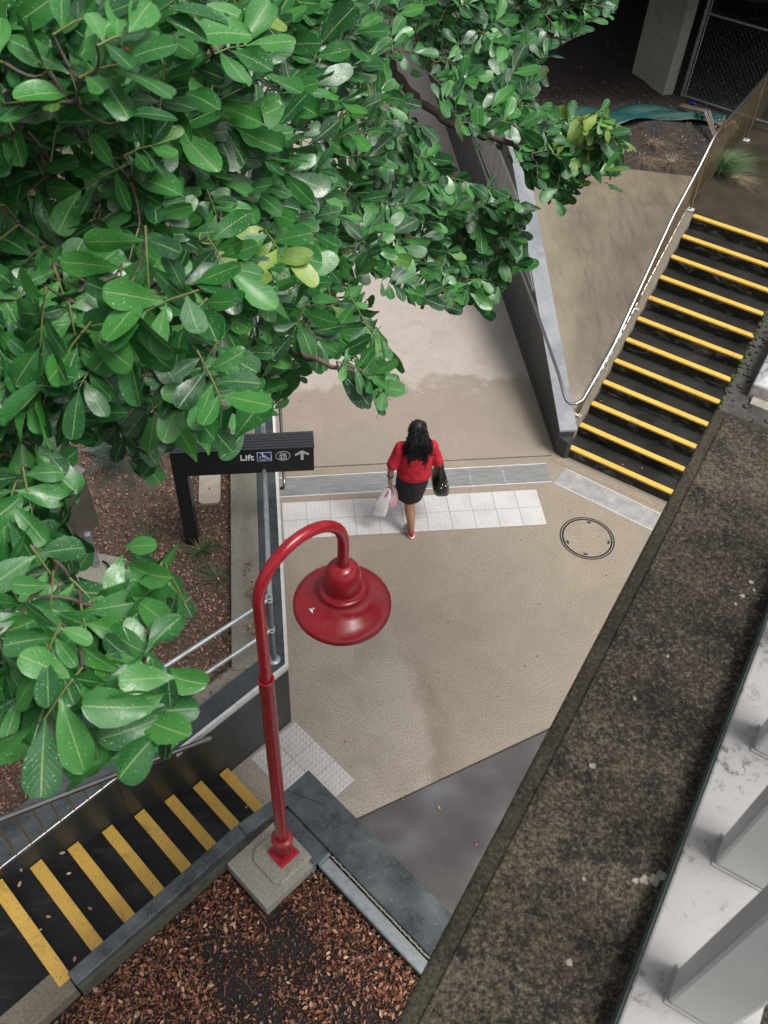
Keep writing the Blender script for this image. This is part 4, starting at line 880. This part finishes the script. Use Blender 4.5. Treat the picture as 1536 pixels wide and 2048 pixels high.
# ------------------------------------------------------------------ the person walking away
PX, PY = -1.735, .17
pr = thing('person', (PX, PY, 0), 'person in red t-shirt and black knee-length skirt walking away with bags', 'person')
def limb(mb, pts, rad, seg=12):
    mb.tube(pts, rad, seg)
    for p, r in zip(pts, rad): mb.ball(p, r, seg, 8)
def ring(c, rx, ry, n=24, a=0, sq=1.0): return [(c[0] + rx * math.copysign(abs(math.cos(q)) ** sq, math.cos(q)), c[1] + ry * math.copysign(abs(math.sin(q)) ** sq, math.sin(q)), c[2]) for q in np.linspace(0, 2 * math.pi, n + 1)[:-1]]
def remesh(o, vox, it=4, f=.5):
    m = o.modifiers.new('re', 'REMESH'); m.mode = 'VOXEL'; m.voxel_size = vox; m.use_smooth_shade = True
    s = o.modifiers.new('sm', 'SMOOTH'); s.iterations = it; s.factor = f
b = MB()
b.loft([ring((PX, PY + .01, .80), .175, .135), ring((PX, PY, .92), .185, .14), ring((PX, PY, 1.05), .165, .125), ring((PX, PY - .005, 1.20), .175, .125), ring((PX, PY, 1.30), .185, .11), ring((PX, PY + .01, 1.36), .13, .085), ring((PX, PY + .02, 1.40), .06, .06)])
limb(b, [(PX, PY + .02, 1.36), (PX, PY + .035, 1.46)], [.06, .055]); b.ball((PX, PY + .05, 1.55), (.075, .095, .112), 18, 14)
b.ball((PX, PY + .145, 1.53), (.014, .022, .02), 8, 6); b.ball((PX, PY + .125, 1.478), (.03, .02, .02), 8, 6)
for s in (-1, 1): b.ball((PX + s * .075, PY + .045, 1.54), (.012, .022, .032), 8, 6)
# supporting (rear) leg and forward leg
limb(b, [(PX - .06, PY + .01, .84), (PX - .035, PY - .05, .47), (PX - .025, PY - .095, .36), (PX - .015, PY - .16, .26), (PX - .003, PY - .225, .105)], [.105, .066, .066, .056, .036], 14)
limb(b, [(PX - .003, PY - .225, .105), (PX, PY - .23, .07), (PX + .0, PY - .12, .035)], [.036, .036, .03])
limb(b, [(PX + .075, PY + .02, .84), (PX + .07, PY + .26, .50), (PX + .065, PY + .36, .30), (PX + .06, PY + .42, .10)], [.105, .066, .055, .036], 14)
limb(b, [(PX + .06, PY + .42, .10), (PX + .06, PY + .50, .05)], [.038, .03])
# left arm hanging with bag, right arm bent forward carrying the handbag in the crook
hL = (PX - .285, PY - .04, .835)
limb(b, [(PX - .18, PY, 1.30), (PX - .262, PY - .03, 1.10), (PX - .285, PY - .035, .99), hL], [.05, .046, .040, .027])
b.ball((hL[0], hL[1], hL[2] - .03), (.022, .04, .045), 10, 8)
for i, (dy, ln_) in enumerate(((-.03, .052), (-.01, .06), (.01, .057), (.03, .046))):
    limb(b, [(hL[0] - .005, hL[1] + dy, hL[2] - .055), (hL[0] - .012, hL[1] + dy, hL[2] - .08), (hL[0] + .012, hL[1] + dy, hL[2] - .098), (hL[0] + .026, hL[1] + dy, hL[2] - .075)], [.009, .009, .0085, .008], 8)
limb(b, [(hL[0] + .005, hL[1] + .035, hL[2] - .02), (hL[0] + .025, hL[1] + .045, hL[2] - .05), (hL[0] + .03, hL[1] + .025, hL[2] - .075)], [.011, .010, .009], 8)
eR_ = (PX + .275, PY - .02, 1.07)
hR = (PX + .21, PY + .22, 1.12)
limb(b, [(PX + .18, PY, 1.30), eR_, (PX + .255, PY + .10, 1.08), hR], [.05, .047, .042, .028])
b.ball((hR[0] - .01, hR[1] + .035, hR[2] + .005), (.035, .04, .022), 10, 8)
for i, dx in enumerate((-.032, -.012, .008, .026)): limb(b, [(hR[0] + dx, hR[1] + .06, hR[2] + .005), (hR[0] + dx, hR[1] + .09, hR[2]), (hR[0] + dx, hR[1] + .095, hR[2] - .025)], [.009, .0085, .008], 8)
limb(b, [(hR[0] - .035, hR[1] + .02, hR[2]), (hR[0] - .055, hR[1] + .05, hR[2] - .01), (hR[0] - .045, hR[1] + .07, hR[2] - .02)], [.011, .010, .009], 8)
body = b.build('body', M['skin'], pr); remesh(body, .0065, 3)
# shirt
s = MB()
s.loft([ring((PX + .005, PY - .005, .875), .205, .158), ring((PX, PY - .01, .95), .212, .165), ring((PX, PY - .01, 1.08), .20, .155), ring((PX, PY - .01, 1.22), .195, .14), ring((PX, PY, 1.31), .185, .12), ring((PX, PY + .005, 1.365), .14, .10), ring((PX, PY + .015, 1.40), .075, .075)])
limb(s, [(PX - .175, PY, 1.315), (PX - .222, PY - .015, 1.20), (PX - .262, PY - .03, 1.085)], [.080, .070, .072], 16)
limb(s, [(PX + .175, PY, 1.315), (PX + .222, PY - .01, 1.20), (PX + .260, PY - .018, 1.085)], [.080, .070, .070], 16)
sh = s.build('t_shirt', M['shirt'], pr); remesh(sh, .012, 4)
tx = bpy.data.textures.new('shirt_folds', 'CLOUDS'); tx.noise_scale = .085; tx.noise_depth = 2
dm = sh.modifiers.new('folds', 'DISPLACE'); dm.texture = tx; dm.strength = .02; dm.mid_level = .5; dm.texture_coords = 'GLOBAL'
# skirt
k_ = MB()
k_.loft([ring((PX - .005, PY, .90), .185, .14), ring((PX - .01, PY + .005, .80), .20, .155), ring((PX - .012, PY + .02, .66), .195, .165), ring((PX - .02, PY + .045, .53), .175, .185), ring((PX - .022, PY + .05, .47), .165, .185), ring((PX - .022, PY + .05, .475), .145, .165), ring((PX - .015, PY + .03, .62), .17, .15)])
sk = k_.build('skirt', M['skirt'], pr)
dm = sk.modifiers.new('sub', 'SUBSURF'); dm.levels = dm.render_levels = 2
dm = sk.modifiers.new('folds', 'DISPLACE'); dm.texture = tx; dm.strength = .018; dm.texture_coords = 'GLOBAL'
# hair: scalp cap and many wavy locks
h = MB(); h.ball((PX, PY + .035, 1.565), (.092, .105, .115), 20, 14)
for i in range(520):
    a = random.uniform(R_(150), R_(390)) if random.random() < .9 else random.uniform(0, 6.28)
    el = random.uniform(.1, 1.56); st = Vector((PX + .088 * math.cos(a) * math.cos(el), PY + .035 + .10 * math.sin(a) * math.cos(el), 1.565 + .108 * math.sin(el)))
    L = random.uniform(.34, .60); side = math.cos(a); pts = []; ph = random.uniform(0, 6.28); am = random.uniform(.008, .030); fq = random.uniform(3, 5); ex = random.uniform(.6, 1.25)
    for j in range(13):
        q = j / 12; rad = .10 + .055 * math.sin(min(1, q * 1.4) * 1.57) * ex
        x = st.x + (side * rad - (st.x - PX)) * min(1, q * 1.6) - side * max(0, q - .65) * .10 + am * math.sin(fq * 6.28 * q + ph)
        yb = PY - .075 - .055 * math.sin(min(1, q * 1.3) * 2.2) - max(0, q - .6) * .03
        y = st.y + (yb + (.055 if abs(side) > .8 else 0) - st.y) * min(1, q * 2.0) + am * math.cos(fq * 6.28 * q + ph)
        pts.append((x, y, st.z - L * q ** 1.05))
    h.tube(pts, [.0055 * (1 - .6 * j / 12) for j in range(13)], 5)
h.build('hair', M['hair'], pr)
# shoes
for nm, (x, y, z), tilt in (('shoe', (PX + .0, PY - .155, .0), .0), ('shoe', (PX + .06, PY + .47, .0), 0)):
    so_ = MB(); up = MB(); n = 20
    def out(sc, z): return [(x + sc * .045 * math.sin(q) * (1 + .12 * math.cos(q)), y - sc * .125 * math.cos(q), z) for q in np.linspace(0, 2 * math.pi, n + 1)[:-1]]
    so_.loft([out(1.0, .002), out(1.05, .012), out(1.05, .032), out(.98, .036)]); s1 = so_.build('sole', M['sole'], pr)
    up.loft([out(1.0, .037), out(1.0, .055), out(.88, .085), [(x + .6 * .05 * math.sin(q), y - .045 - .07 * math.cos(q), .105) for q in np.linspace(0, 2 * math.pi, n + 1)[:-1]]]); up.build('shoe', M['shoe'], pr)
MB().lathe([(.036, -.009), (.041, -.009), (.041, .009), (.036, .009), (.036, -.009)], (PX - .284, PY - .037, .905), 16).build('watch_strap', M['black'], pr)
# plastic bags in the left hand
t = thing('plastic_bag', (PX - .34, PY - .05, .30), 'translucent white and pink plastic shopping bags in the left hand', 'bag')
bx_, by_ = hL[0] - .01, hL[1]
def bag(c_top, c_bot, wt, wb, dep, ang, nm, m, K=10):
    mb = MB(); rings = []
    for k in range(K + 1):
        q = k / K; c = [c_top[i] * (1 - q) + c_bot[i] * q for i in range(3)]; ww = wt + (wb - wt) * min(1, q * 2.2) ** .7; dd = dep * (.25 + .75 * math.sin(min(1, q * 1.3) * 1.5)) * (1 if q < .9 else .8)
        r_ = []
        for a in np.linspace(0, 2 * math.pi, 21)[:-1]:
            u_ = ww * math.copysign(abs(math.cos(a)) ** .7, math.cos(a)) + .008 * math.sin(a * 3 + q * 9); v_ = dd * math.copysign(abs(math.sin(a)) ** .7, math.sin(a)) + .007 * math.sin(a * 5 + q * 12)
            r_.append((c[0] + u_ * math.cos(ang) - v_ * math.sin(ang), c[1] + u_ * math.sin(ang) + v_ * math.cos(ang), c[2] + .006 * math.sin(a * 2 + q * 5)))
        rings.append(r_)
    return mb.loft(rings).build(nm, m, t)
bag((bx_ + .03, by_, .73), (bx_ + .055, by_ - .01, .41), .02, .085, .05, .3, 'pink_bag', M['pink_bag'])
bag((bx_ - .01, by_ - .02, .72), (bx_ - .115, by_ - .06, .30), .015, .085, .035, -.35, 'white_bag', M['white_bag'])
MB().tube([(bx_ + .01, by_, .745), (bx_ - .005, by_ - .035, .68), (bx_ - .04, by_ - .055, .60)], [.014, .012, .006], 8).build('bag_handle', M['magenta'], t)
MB().tube([(bx_ + .02, by_, .745), (bx_ + .045, by_ - .05, .70), (bx_ + .06, by_ - .055, .62)], [.006, .007, .005], 8).build('bag_handle', simple('grey_handle', (.1, .12, .13), .5), t)
# handbag
t = thing('handbag', (PX + .345, PY + .02, .55), 'shiny black leather handbag with silver studs on the right arm', 'handbag')
hx, hy = PX + .325, PY + .035
rs = []
for z, wx, wy in ((.56, .085, .13), (.575, .10, .15), (.66, .10, .165), (.76, .085, .165), (.84, .04, .15), (.875, .018, .14)):
    rs.append([(hx - .02 + (.875 - z) * .16 + wx * math.copysign(abs(math.cos(q)) ** .6, math.cos(q)), hy + wy * math.copysign(abs(math.sin(q)) ** .6, math.sin(q)), z) for q in np.linspace(0, 2 * math.pi, 25)[:-1]])
hb = MB().loft(rs).build('bag_body', M['leather'], t, bevel=0)
MB().tube([(hx + .03, y_, .865) for y_ in (hy - .14, hy, hy + .14)], .006, 8).build('zip', M['black'], t)
for y_ in (-.07, .07):
    for k in (-1, 1): pass
for dx in (-.025, .06):
    MB().tube([(hx + dx, hy - .10, .80), (hx + dx * .6 - .01, hy - .09, .92), (hx - .025 + dx * .4, hy - .05, 1.02), (hx - .03 + dx * .3, hy - .01, 1.055), (hx - .025 + dx * .4, hy + .04, 1.02), (hx + dx * .6, hy + .09, .92), (hx + dx, hy + .10, .80)], .0075, 8).build('strap', M['leather'], t)
for x_, y_, z_ in ((.105, -.09, .74), (.107, -.03, .75), (.106, .05, .75), (.12, -.06, .66), (.03, -.145, .79), (.02, -.15, .74), (.075, -.14, .76)):
    MB().ball((hx + x_ - .025, hy + y_ - .012, z_), .0095, 8, 6).build('stud', M['gold'], t)

# ------------------------------------------------------------------ tree: broad wet leaflets in fans on twigs
def leafmat():
    m = Mat('wet_green_leaf', .3, 0, .5, .3); m.b.inputs['Coat Roughness'].default_value = .38; at = m.N('ShaderNodeAttribute'); at.attribute_name = 'Col'
    sp = m.N('ShaderNodeSeparateColor'); m.L(at.outputs['Color'], sp.inputs[0]); u, v, rn = sp.outputs; age = at.outputs['Alpha']
    av = m.math('ABSOLUTE', m.math('SUBTRACT', v, .5))
    cmb = m.N('ShaderNodeCombineXYZ'); m.L(u, cmb.inputs[0]); m.L(m.math('MULTIPLY', v, .5), cmb.inputs[1]); m.L(m.math('MULTIPLY', rn, 37), cmb.inputs[2])
    base = m.ramp(rn, (0, (.006, .040, .012)), (.35, (.013, .083, .019)), (.7, (.027, .145, .026)), (1, (.052, .215, .036)))
    base = m.mix(age, base, (.23, .33, .045))
    blot = m.noise(3.2, 4, .6, cmb.outputs[0]); base = m.mix(m.ramp(blot, (.5, 0), (.75, .35)), base, (.04, .14, .05)); bs = m.noise(9, 4, .6, cmb.outputs[0]); base = m.mix(m.ramp(bs, (.68, 0), (.73, .7)), base, (.09, .07, .02))
    sv = m.math('SINE', m.math('MULTIPLY', m.math('SUBTRACT', u, m.math('MULTIPLY', av, .55)), 62)); veins = m.math('MULTIPLY', m.ramp(sv, (.93, 0), (1, .30)), 1)
    base = m.mix(veins, base, (.10, .24, .10)); mid = m.ramp(av, (.012, .85), (.032, 0)); base = m.mix(mid, base, (.22, .34, .13))
    vo = m.N('ShaderNodeTexVoronoi'); vo.inputs['Scale'].default_value = 15; m.L(cmb.outputs[0], vo.inputs['Vector'])
    vr = m.N('ShaderNodeSeparateColor'); m.L(vo.outputs['Color'], vr.inputs[0])
    drop = m.math('MULTIPLY', m.ramp(vo.outputs['Distance'], (.20, 1), (.34, 0)), m.ramp(vr.outputs[0], (.52, 0), (.56, 1)))
    base = m.mix(m.math('MULTIPLY', drop, .25), base, (.22, .42, .26)); m.color(base)
    sheet = m.noise(2.0, 3, .5, cmb.outputs[0], .5)
    m.rough(m.mix(drop, m.ramp(sheet, (.40, .26), (.62, .52)), .05))
    h = m.math('ADD', m.math('MULTIPLY', drop, 1.0), m.math('MULTIPLY', veins, -.5)); h = m.math('ADD', h, m.math('MULTIPLY', mid, -.6)); h = m.math('ADD', h, m.math('MULTIPLY', blot, 1.2))
    m.bump(h, .35, .004)
    tr = m.N('ShaderNodeBsdfTranslucent'); m.L(m.mix(1.0, base, (1.6, 1.9, .9), 'MULTIPLY'), tr.inputs['Color'])
    mx = m.N('ShaderNodeMixShader'); mx.inputs[0].default_value = .12; out_ = m.nt.nodes['Material Output']
    m.L(m.b.outputs[0], mx.inputs[1]); m.L(tr.outputs[0], mx.inputs[2]); m.L(mx.outputs[0], out_.inputs['Surface']); return m.m
M['leaf'] = leafmat()
def leaf_shape(nu, nv, rnd, age, seed):
    g = random.Random(seed); us = np.linspace(0, 1, nu + 1); us = np.sort(np.append(us, [1 - .45 / nu, 1 - .12 / nu])); nu += 2; V = []; C = []
    wmax = g.uniform(.215, .27); pk = g.uniform(.62, .71); bend = g.uniform(-.12, .28); cup = g.uniform(-.15, .5); twist = g.uniform(-.28, .28); wav = g.uniform(0, .05); ph = g.uniform(0, 6); sway = g.uniform(-.14, .14); ea = g.uniform(.0, .09); ek = g.uniform(8, 16); notch = g.uniform(.0, .03)
    for u_ in us:
        q = min(1, max(0, u_)); s_ = (q / pk) ** 1.0 if q < pk else 1 - ((q - pk) / (1 - pk)) ** 2.6
        hw = wmax * (math.sin(min(1, s_) * math.pi / 2) ** 1.3 if q < pk else max(0, 1 - ((q - pk) / (1 - pk)) ** 2.5) ** .45); hw *= 1 + ea * math.sin(ek * u_ + ph) + .5 * ea * math.sin(2.7 * ek * u_ + 2 * ph); hw = max(hw, .012 if u_ < .5 else .02)
        for j in range(nv + 1):
            vv = j / nv * 2 - 1; x = u_ - (notch * (1 - abs(vv)) if u_ == 1 else 0); y = vv * hw + sway * u_ * u_; z = -bend * u_ * u_ + cup * hw * vv * vv + wav * math.sin(9 * u_ + ph + vv * 2) * abs(vv)
            t_ = twist * u_; V.append((x, y * math.cos(t_) - z * math.sin(t_) * 0, z + y * math.sin(t_))); C.append((u_, j / nv, rnd, age))
    Fq = [(i * (nv + 1) + j, (i + 1) * (nv + 1) + j, (i + 1) * (nv + 1) + j + 1, i * (nv + 1) + j + 1) for i in range(nu) for j in range(nv)]
    return np.array(V), np.array(Fq), np.array(C)
def leaf_mesh(nm, S):
    me = bpy.data.meshes.new(nm); me.from_pydata(S[0].tolist(), [], S[1].tolist()); a = me.color_attributes.new('Col', 'FLOAT_COLOR', 'POINT'); a.data.foreach_set('color', S[2].astype(np.float32).ravel())
    me.polygons.foreach_set('use_smooth', [True] * len(me.polygons)); me.materials.append(M['leaf']); me.update(); return me
NVAR = 28
fine = [leaf_mesh('leaf', leaf_shape(10, 4, random.uniform(.35, 1.0), 0, 100 + i)) for i in range(NVAR)]
coarse = [leaf_shape(6, 2, .5, 0, 200 + i) for i in range(24)]

MASK = [(1260, -200), (1235, 25), (1150, 85), (1100, 105), (1090, 150), (1072, 180), (1078, 215), (1060, 245), (1010, 275), (985, 330), (1010, 375), (1052, 430), (1062, 490), (1052, 530), (1012, 570), (985, 632), (930, 612), (870, 622), (815, 602), (775, 565), (700, 515), (715, 570), (745, 612), (772, 660), (800, 715), (822, 800), (740, 832), (690, 765), (640, 722), (600, 740), (565, 800), (540, 842), (490, 858), (455, 800), (465, 860), (458, 908), (400, 880), (370, 850), (368, 890), (330, 925), (300, 952), (262, 945), (235, 880), (190, 880), (130, 920), (140, 985), (125, 1060), (175, 1080), (150, 1130), (170, 1190), (225, 1190), (250, 1110), (330, 1098), (335, 1170), (392, 1198), (378, 1240), (325, 1262), (285, 1300), (262, 1330), (300, 1345), (352, 1325), (414, 1392), (398, 1425), (345, 1440), (358, 1518), (318, 1525), (290, 1478), (275, 1535), (222, 1500), (180, 1575), (130, 1545), (70, 1565), (20, 1500), (-60, 1560), (-350, 1560), (-350, -200)]
TWIG = [(1050, 285), (1060, 265), (1085, 262), (1080, 225), (1110, 215), (1130, 235), (1165, 215), (1180, 235), (1195, 215), (1245, 245), (1262, 300), (1225, 330), (1235, 372), (1200, 350), (1160, 345), (1160, 385), (1128, 418), (1090, 390), (1070, 345), (1020, 310)]
HOLE = [(770, 100), (830, 140), (880, 165), (905, 240), (950, 275), (985, 320), (965, 345), (930, 310), (905, 335), (880, 290), (850, 235), (800, 170)]
HOLE2 = [(905, 290), (1000, 285), (1010, 370), (965, 375), (925, 350)]
CTRL = np.array([(50, 100, 1.45), (250, 100, 1.4), (100, 700, 1.5), (300, 620, 1.5), (430, 780, 1.5), (150, 1350, 1.4), (350, 1400, 1.35), (50, 1500, 1.4), (50, 1050, 1.6), (300, 880, 2.1), (450, 350, 2.3), (600, 600, 2.4), (760, 760, 2.3), (520, 760, 2.9), (700, 200, 3.0), (640, 100, 2.7), (800, 400, 3.7), (950, 500, 4.4), (1000, 560, 4.5), (900, 80, 4.1), (1050, 60, 4.2), (1200, 15, 4.3), (450, 100, 1.9), (420, 520, 2.1), (240, 330, 1.75), (560, 420, 2.7), (700, 520, 3.2), (-200, 700, 1.5), (-200, 100, 1.5)])
def depth_at(X):
    d2 = ((X[:, None, :] - CTRL[None, :, :2]) ** 2).sum(-1) + 900; w_ = 1 / d2 ** 1.6; return (w_ * CTRL[:, 2]).sum(1) / w_.sum(1)
LEAF = .098
class Spray: pass
sprays = []
def inside(X): return (in_poly(X, MASK) & ~in_poly(X, HOLE) & ~in_poly(X, HOLE2)) | in_poly(X, TWIG)
def throw(N, dmin, off, tries, poly_test, force_depth=None):
    pts = []; X = np.column_stack([rng.uniform(-300, 1270, tries), rng.uniform(-180, 1570, tries)]); X = X[poly_test(X)]
    D = depth_at(X) if force_depth is None else np.full(len(X), force_depth)
    kept = np.zeros((0, 2)); kd = []
    for x, d in zip(X, D):
        sp = dmin * FPX * LEAF / d * (.78 if d < 1.75 and dmin > .59 else 1)
        if len(kept) and (((kept - x) ** 2).sum(1) < sp * sp).any(): continue
        kept = np.vstack([kept, x]); kd.append(d)
        if len(kd) >= N: break
    return kept, np.array(kd) + off(len(kd))
RX, UP, FW = CR[0], CR[1], CR[2]
leaves = []          # (origin, xdir, normal, length, layer, age)
rach = []            # (base, tip)
def make_spray(x, d, layer, young=0, phi=None, flat=1.0):
    P = CAM + ray(*x) * d
    o = x - np.array([200, 380]); ang = math.atan2(-o[1], o[0]); phi_ = ang + rng.normal(0, .75) if phi is None else phi
    ax = RX * math.cos(phi_) + UP * math.sin(phi_) + FW * rng.normal(0, .30) + np.array([0, 0, -.12]); ax /= np.linalg.norm(ax)
    nm = -FW * .8 + np.array([0, 0, 1.]) * .45 + rng.normal(0, .32, 3); nm -= ax * (nm @ ax); nm /= np.linalg.norm(nm); sd_ = np.cross(nm, ax)
    Lr = rng.uniform(.06, .135); base = P - ax * Lr * .8; npair = rng.integers(3, 6); sc = rng.uniform(.78, 1.25)
    for k in range(npair):
        f_ = (k + .6) / npair; th = R_(98 - 78 * f_)
        for s in (-1, 1):
            if rng.random() < .08: continue
            t_ = th + rng.normal(0, .16); dr = ax * math.cos(t_) + sd_ * s * math.sin(t_) + nm * rng.normal(.12, .26); dr /= np.linalg.norm(dr)
            n_ = nm + rng.normal(0, .30 if layer == 0 else .45, 3) - sd_ * s * rng.uniform(-.1, .35); n_ -= dr * (n_ @ dr); n_ /= np.linalg.norm(n_)
            leaves.append((base + ax * Lr * f_, dr, n_, LEAF * sc * rng.uniform(.68, 1.15) * (.82 + .28 * f_), layer, young if rng.random() < .7 else 0, len(rach)))
    rach.append((base, base + ax * Lr * .9)); return base
bases = []
for X, D, lay in ((*throw(1400, .60, lambda n: rng.normal(0, .05, n), 9000, inside), 0), (*throw(1200, .72, lambda n: rng.uniform(.25, .7, n), 9000, inside), 1), (*throw(1200, .80, lambda n: rng.uniform(.8, 1.8, n), 7000, inside), 2)):
    for x, d in zip(X, D):
        tw = in_poly(x[None], TWIG)[0]
        if tw: d = 4.25 + rng.uniform(-.15, .2)
        bases.append(make_spray(x, d, lay, 1.0 if (tw and x[0] > 1130 and x[1] < 330 and rng.random() < .75) else 0.0))
for x, d in zip(*throw(60, .45, lambda n: rng.normal(0, .1, n), 60000, lambda X: in_poly(X, TWIG), 4.25)):
    bases.append(make_spray(x, d, 0, 1.0 if (x[0] > 1140 and x[1] < 320 and rng.random() < .7) else (.5 if rng.random() < .2 else 0)))
for x in ((505, 20), (540, 530), (560, 505), (480, 500)): bases.append(make_spray(np.array(x, float), 2.0 if x[0] < 510 and x[1] < 100 else 2.2, 0, .9))
O = np.array([l[0] for l in leaves]); DX = np.array([l[1] for l in leaves]); NZ = np.array([l[2] for l in leaves]); LL = np.array([l[3] for l in leaves]); LAY = np.array([l[4] for l in leaves]); AGE = np.array([l[5] for l in leaves], float)
mid_, dm_ = proj(O + DX * (LL * .62)[:, None]); tip_, _ = proj(O + DX * LL[:, None])
jit = np.repeat(rng.normal(0, 14, (len(leaves) // 5 + 1, 2)), 5, 0)[:len(leaves)]
ok = inside(mid_ + jit) & inside(tip_ * .6 + mid_ * .4 + jit) & (dm_ > .9); idx = np.where(ok)[0]; SID = np.array([l[6] for l in leaves]); CNT = np.bincount(SID[ok], minlength=len(rach))
sizepx = FPX * LL / dm_; infr = (mid_[:, 0] > -20) & (mid_[:, 1] > -20) & (LAY == 0)
order = idx[np.argsort(-(sizepx[idx] * infr[idx]))]; big = order[:300]; rest = order[300:]
tree_loc = (-6.4, -.4, 1.0)
tr_ = thing('broadleaf_tree', tree_loc, 'large wet-leaved green tree filling the upper left', 'tree')
for i in big:
    X_ = DX[i]; Z_ = NZ[i]; Y_ = np.cross(Z_, X_); L_ = LL[i]; w_ = L_ * random.uniform(.92, 1.12)
    o = bpy.data.objects.new('leaf', fine[random.randrange(NVAR)]); COL.objects.link(o); adopt(o, tr_)
    o.matrix_basis = Matrix(((X_[0] * L_, Y_[0] * w_, Z_[0] * L_, O[i][0]), (X_[1] * L_, Y_[1] * w_, Z_[1] * L_, O[i][1]), (X_[2] * L_, Y_[2] * w_, Z_[2] * L_, O[i][2]), (0, 0, 0, 1)))
Vs = []; Fs = []; Cs = []; nb = 0
for i in rest:
    S = coarse[random.randrange(24)]; X_ = DX[i] * LL[i]; Y_ = np.cross(NZ[i], DX[i]) * LL[i] * random.uniform(.92, 1.12); Z_ = NZ[i] * LL[i]
    Vs.append(S[0] @ np.stack([X_, Y_, Z_]) + O[i]); Fs.append(S[1] + nb); nb += len(S[0]); c = S[2].copy(); c[:, 2] = random.uniform(.05, 1.0) if LAY[i] == 0 else random.uniform(0, .75); c[:, 3] = AGE[i] * random.uniform(.5, 1) if AGE[i] else (.25 if random.random() < .02 else 0); Cs.append(c)  # deeper layers get darker greens, crown shade put into the leaf colour
fo = leaf_mesh('foliage', (np.concatenate(Vs), np.concatenate(Fs), np.concatenate(Cs))); o = bpy.data.objects.new('foliage', fo); COL.objects.link(o); adopt(o, tr_); o['kind'] = 'stuff'
# branches: limbs first, then every twig grows from the nearest wood
def pxp(x, y, d): return CAM + ray(x, y) * d
limbs = [[np.array([-6.4, -.4, .95]), np.array([-6.3, -.5, 2.6]), np.array([-6.0, -.9, 4.2]), np.array([-5.6, -1.6, 5.3])],
         [np.array([-5.6, -1.6, 5.3]), pxp(300, 60, 4.9), pxp(560, 20, 4.6), pxp(700, 60, 4.5), pxp(770, 120, 4.4), pxp(830, 195, 4.35), pxp(900, 247, 4.3), pxp(965, 272, 4.28), pxp(1050, 292, 4.27), pxp(1120, 312, 4.27), pxp(1200, 318, 4.25)],
         [pxp(560, 20, 4.6), pxp(800, 20, 4.4), pxp(950, 60, 4.35), pxp(1080, 40, 4.35), pxp(1210, 5, 4.35)],
         [np.array([-5.6, -1.6, 5.3]), pxp(500, 300, 3.7), pxp(700, 420, 3.9), pxp(820, 480, 4.2), pxp(940, 520, 4.5), pxp(1020, 500, 4.5)],
         [np.array([-5.6, -1.6, 5.3]), pxp(250, 560, 2.9), pxp(400, 660, 2.6), pxp(540, 690, 2.5), pxp(640, 715, 2.35), pxp(720, 760, 2.35)],
         [np.array([-5.6, -1.6, 5.3]), pxp(-150, 770, 2.2), pxp(-20, 775, 1.75), pxp(80, 770, 1.7), pxp(165, 765, 1.66), pxp(260, 740, 1.66), pxp(330, 760, 1.66)],
         [pxp(-150, 770, 2.2), pxp(-120, 1150, 1.9), pxp(-30, 1290, 1.6), pxp(60, 1330, 1.5), pxp(150, 1370, 1.48)],
         [np.array([-5.6, -1.6, 5.3]), pxp(-50, 150, 2.6), pxp(120, 200, 2.2), pxp(260, 190, 1.75)]]
rad0 = [(.16, .12), (.036, .006), (.03, .005), (.04, .005), (.022, .004), (.018, .003), (.014, .003), (.02, .003)]
nodes = []
for i, (Lb, (ra, rb)) in enumerate(zip(limbs, rad0)):
    pts = []; 
    for a, b_ in zip(Lb[:-1], Lb[1:]):
        for q in np.linspace(0, 1, 7)[:-1]: pts.append(a * (1 - q) + b_ * q)
    pts.append(Lb[-1]); pts = np.array(pts)
    for _ in range(2): pts[1:-1] = pts[1:-1] * .5 + (pts[:-2] + pts[2:]) * .25
    if i: pts[1:-1] += rng.normal(0, .006, pts[1:-1].shape)
    MB().tube([tuple(p) for p in pts], list(np.linspace(ra, rb, len(pts))), 10).build('trunk' if i == 0 else 'branch', M['bark'], tr_)
    if i: nodes += list(pts)
nodes = np.array(nodes); mb = MB(); B_ = np.array(bases); mB, _ = proj(B_); keep = inside(mB) & (CNT >= 4); B_ = B_[keep]; R2 = [r for r, k in zip(rach, keep) if k]
wood = nodes.copy(); left = np.arange(len(B_)); dist = np.full(len(B_), 1e9); near = np.zeros((len(B_), 3))
for i in range(len(B_)):
    d = np.linalg.norm(wood - B_[i], axis=1); k = d.argmin(); dist[i] = d[k]; near[i] = wood[k]
done = np.zeros(len(B_), bool)
for _ in range(len(B_)):
    i = np.where(done, 1e9, dist).argmin(); done[i] = True; a, b_ = near[i], B_[i]; md = (a + b_) / 2 + rng.normal(0, .02, 3) * min(1, dist[i] * 3) + FW * min(.22, dist[i] * .7)
    pm, _q = proj(md[None])
    if inside(pm)[0] and dist[i] < .9: mb.tube([tuple(a * (1 - q) ** 2 + md * 2 * q * (1 - q) + b_ * q * q) for q in (0, .2, .4, .6, .8, 1)], [.0036, .0033, .003, .0027, .0024, .002], 5, False)
    for r in (b_, md):
        d = np.linalg.norm(B_ - r, axis=1); k = (d < dist) & ~done; dist[k] = d[k]; near[k] = r
mb.build('twigs', M['bark'], tr_, kind='stuff')
mb = MB()
for a, b_ in R2: mb.tube([tuple(a), tuple((a + b_) / 2 + np.array([0, 0, .004])), tuple(b_)], [.0021, .0018, .0011], 5, False)
mb.build('leaf_stalks', M['twig'], tr_, kind='stuff')
mb = MB(); pc = pxp(250, 106, 1.36)
for i in range(12): mb.ball(tuple(pc + rng.normal(0, .0045, 3)), .0036, 8, 6)
mb.build('fruit_cluster', M['fruit'], tr_)
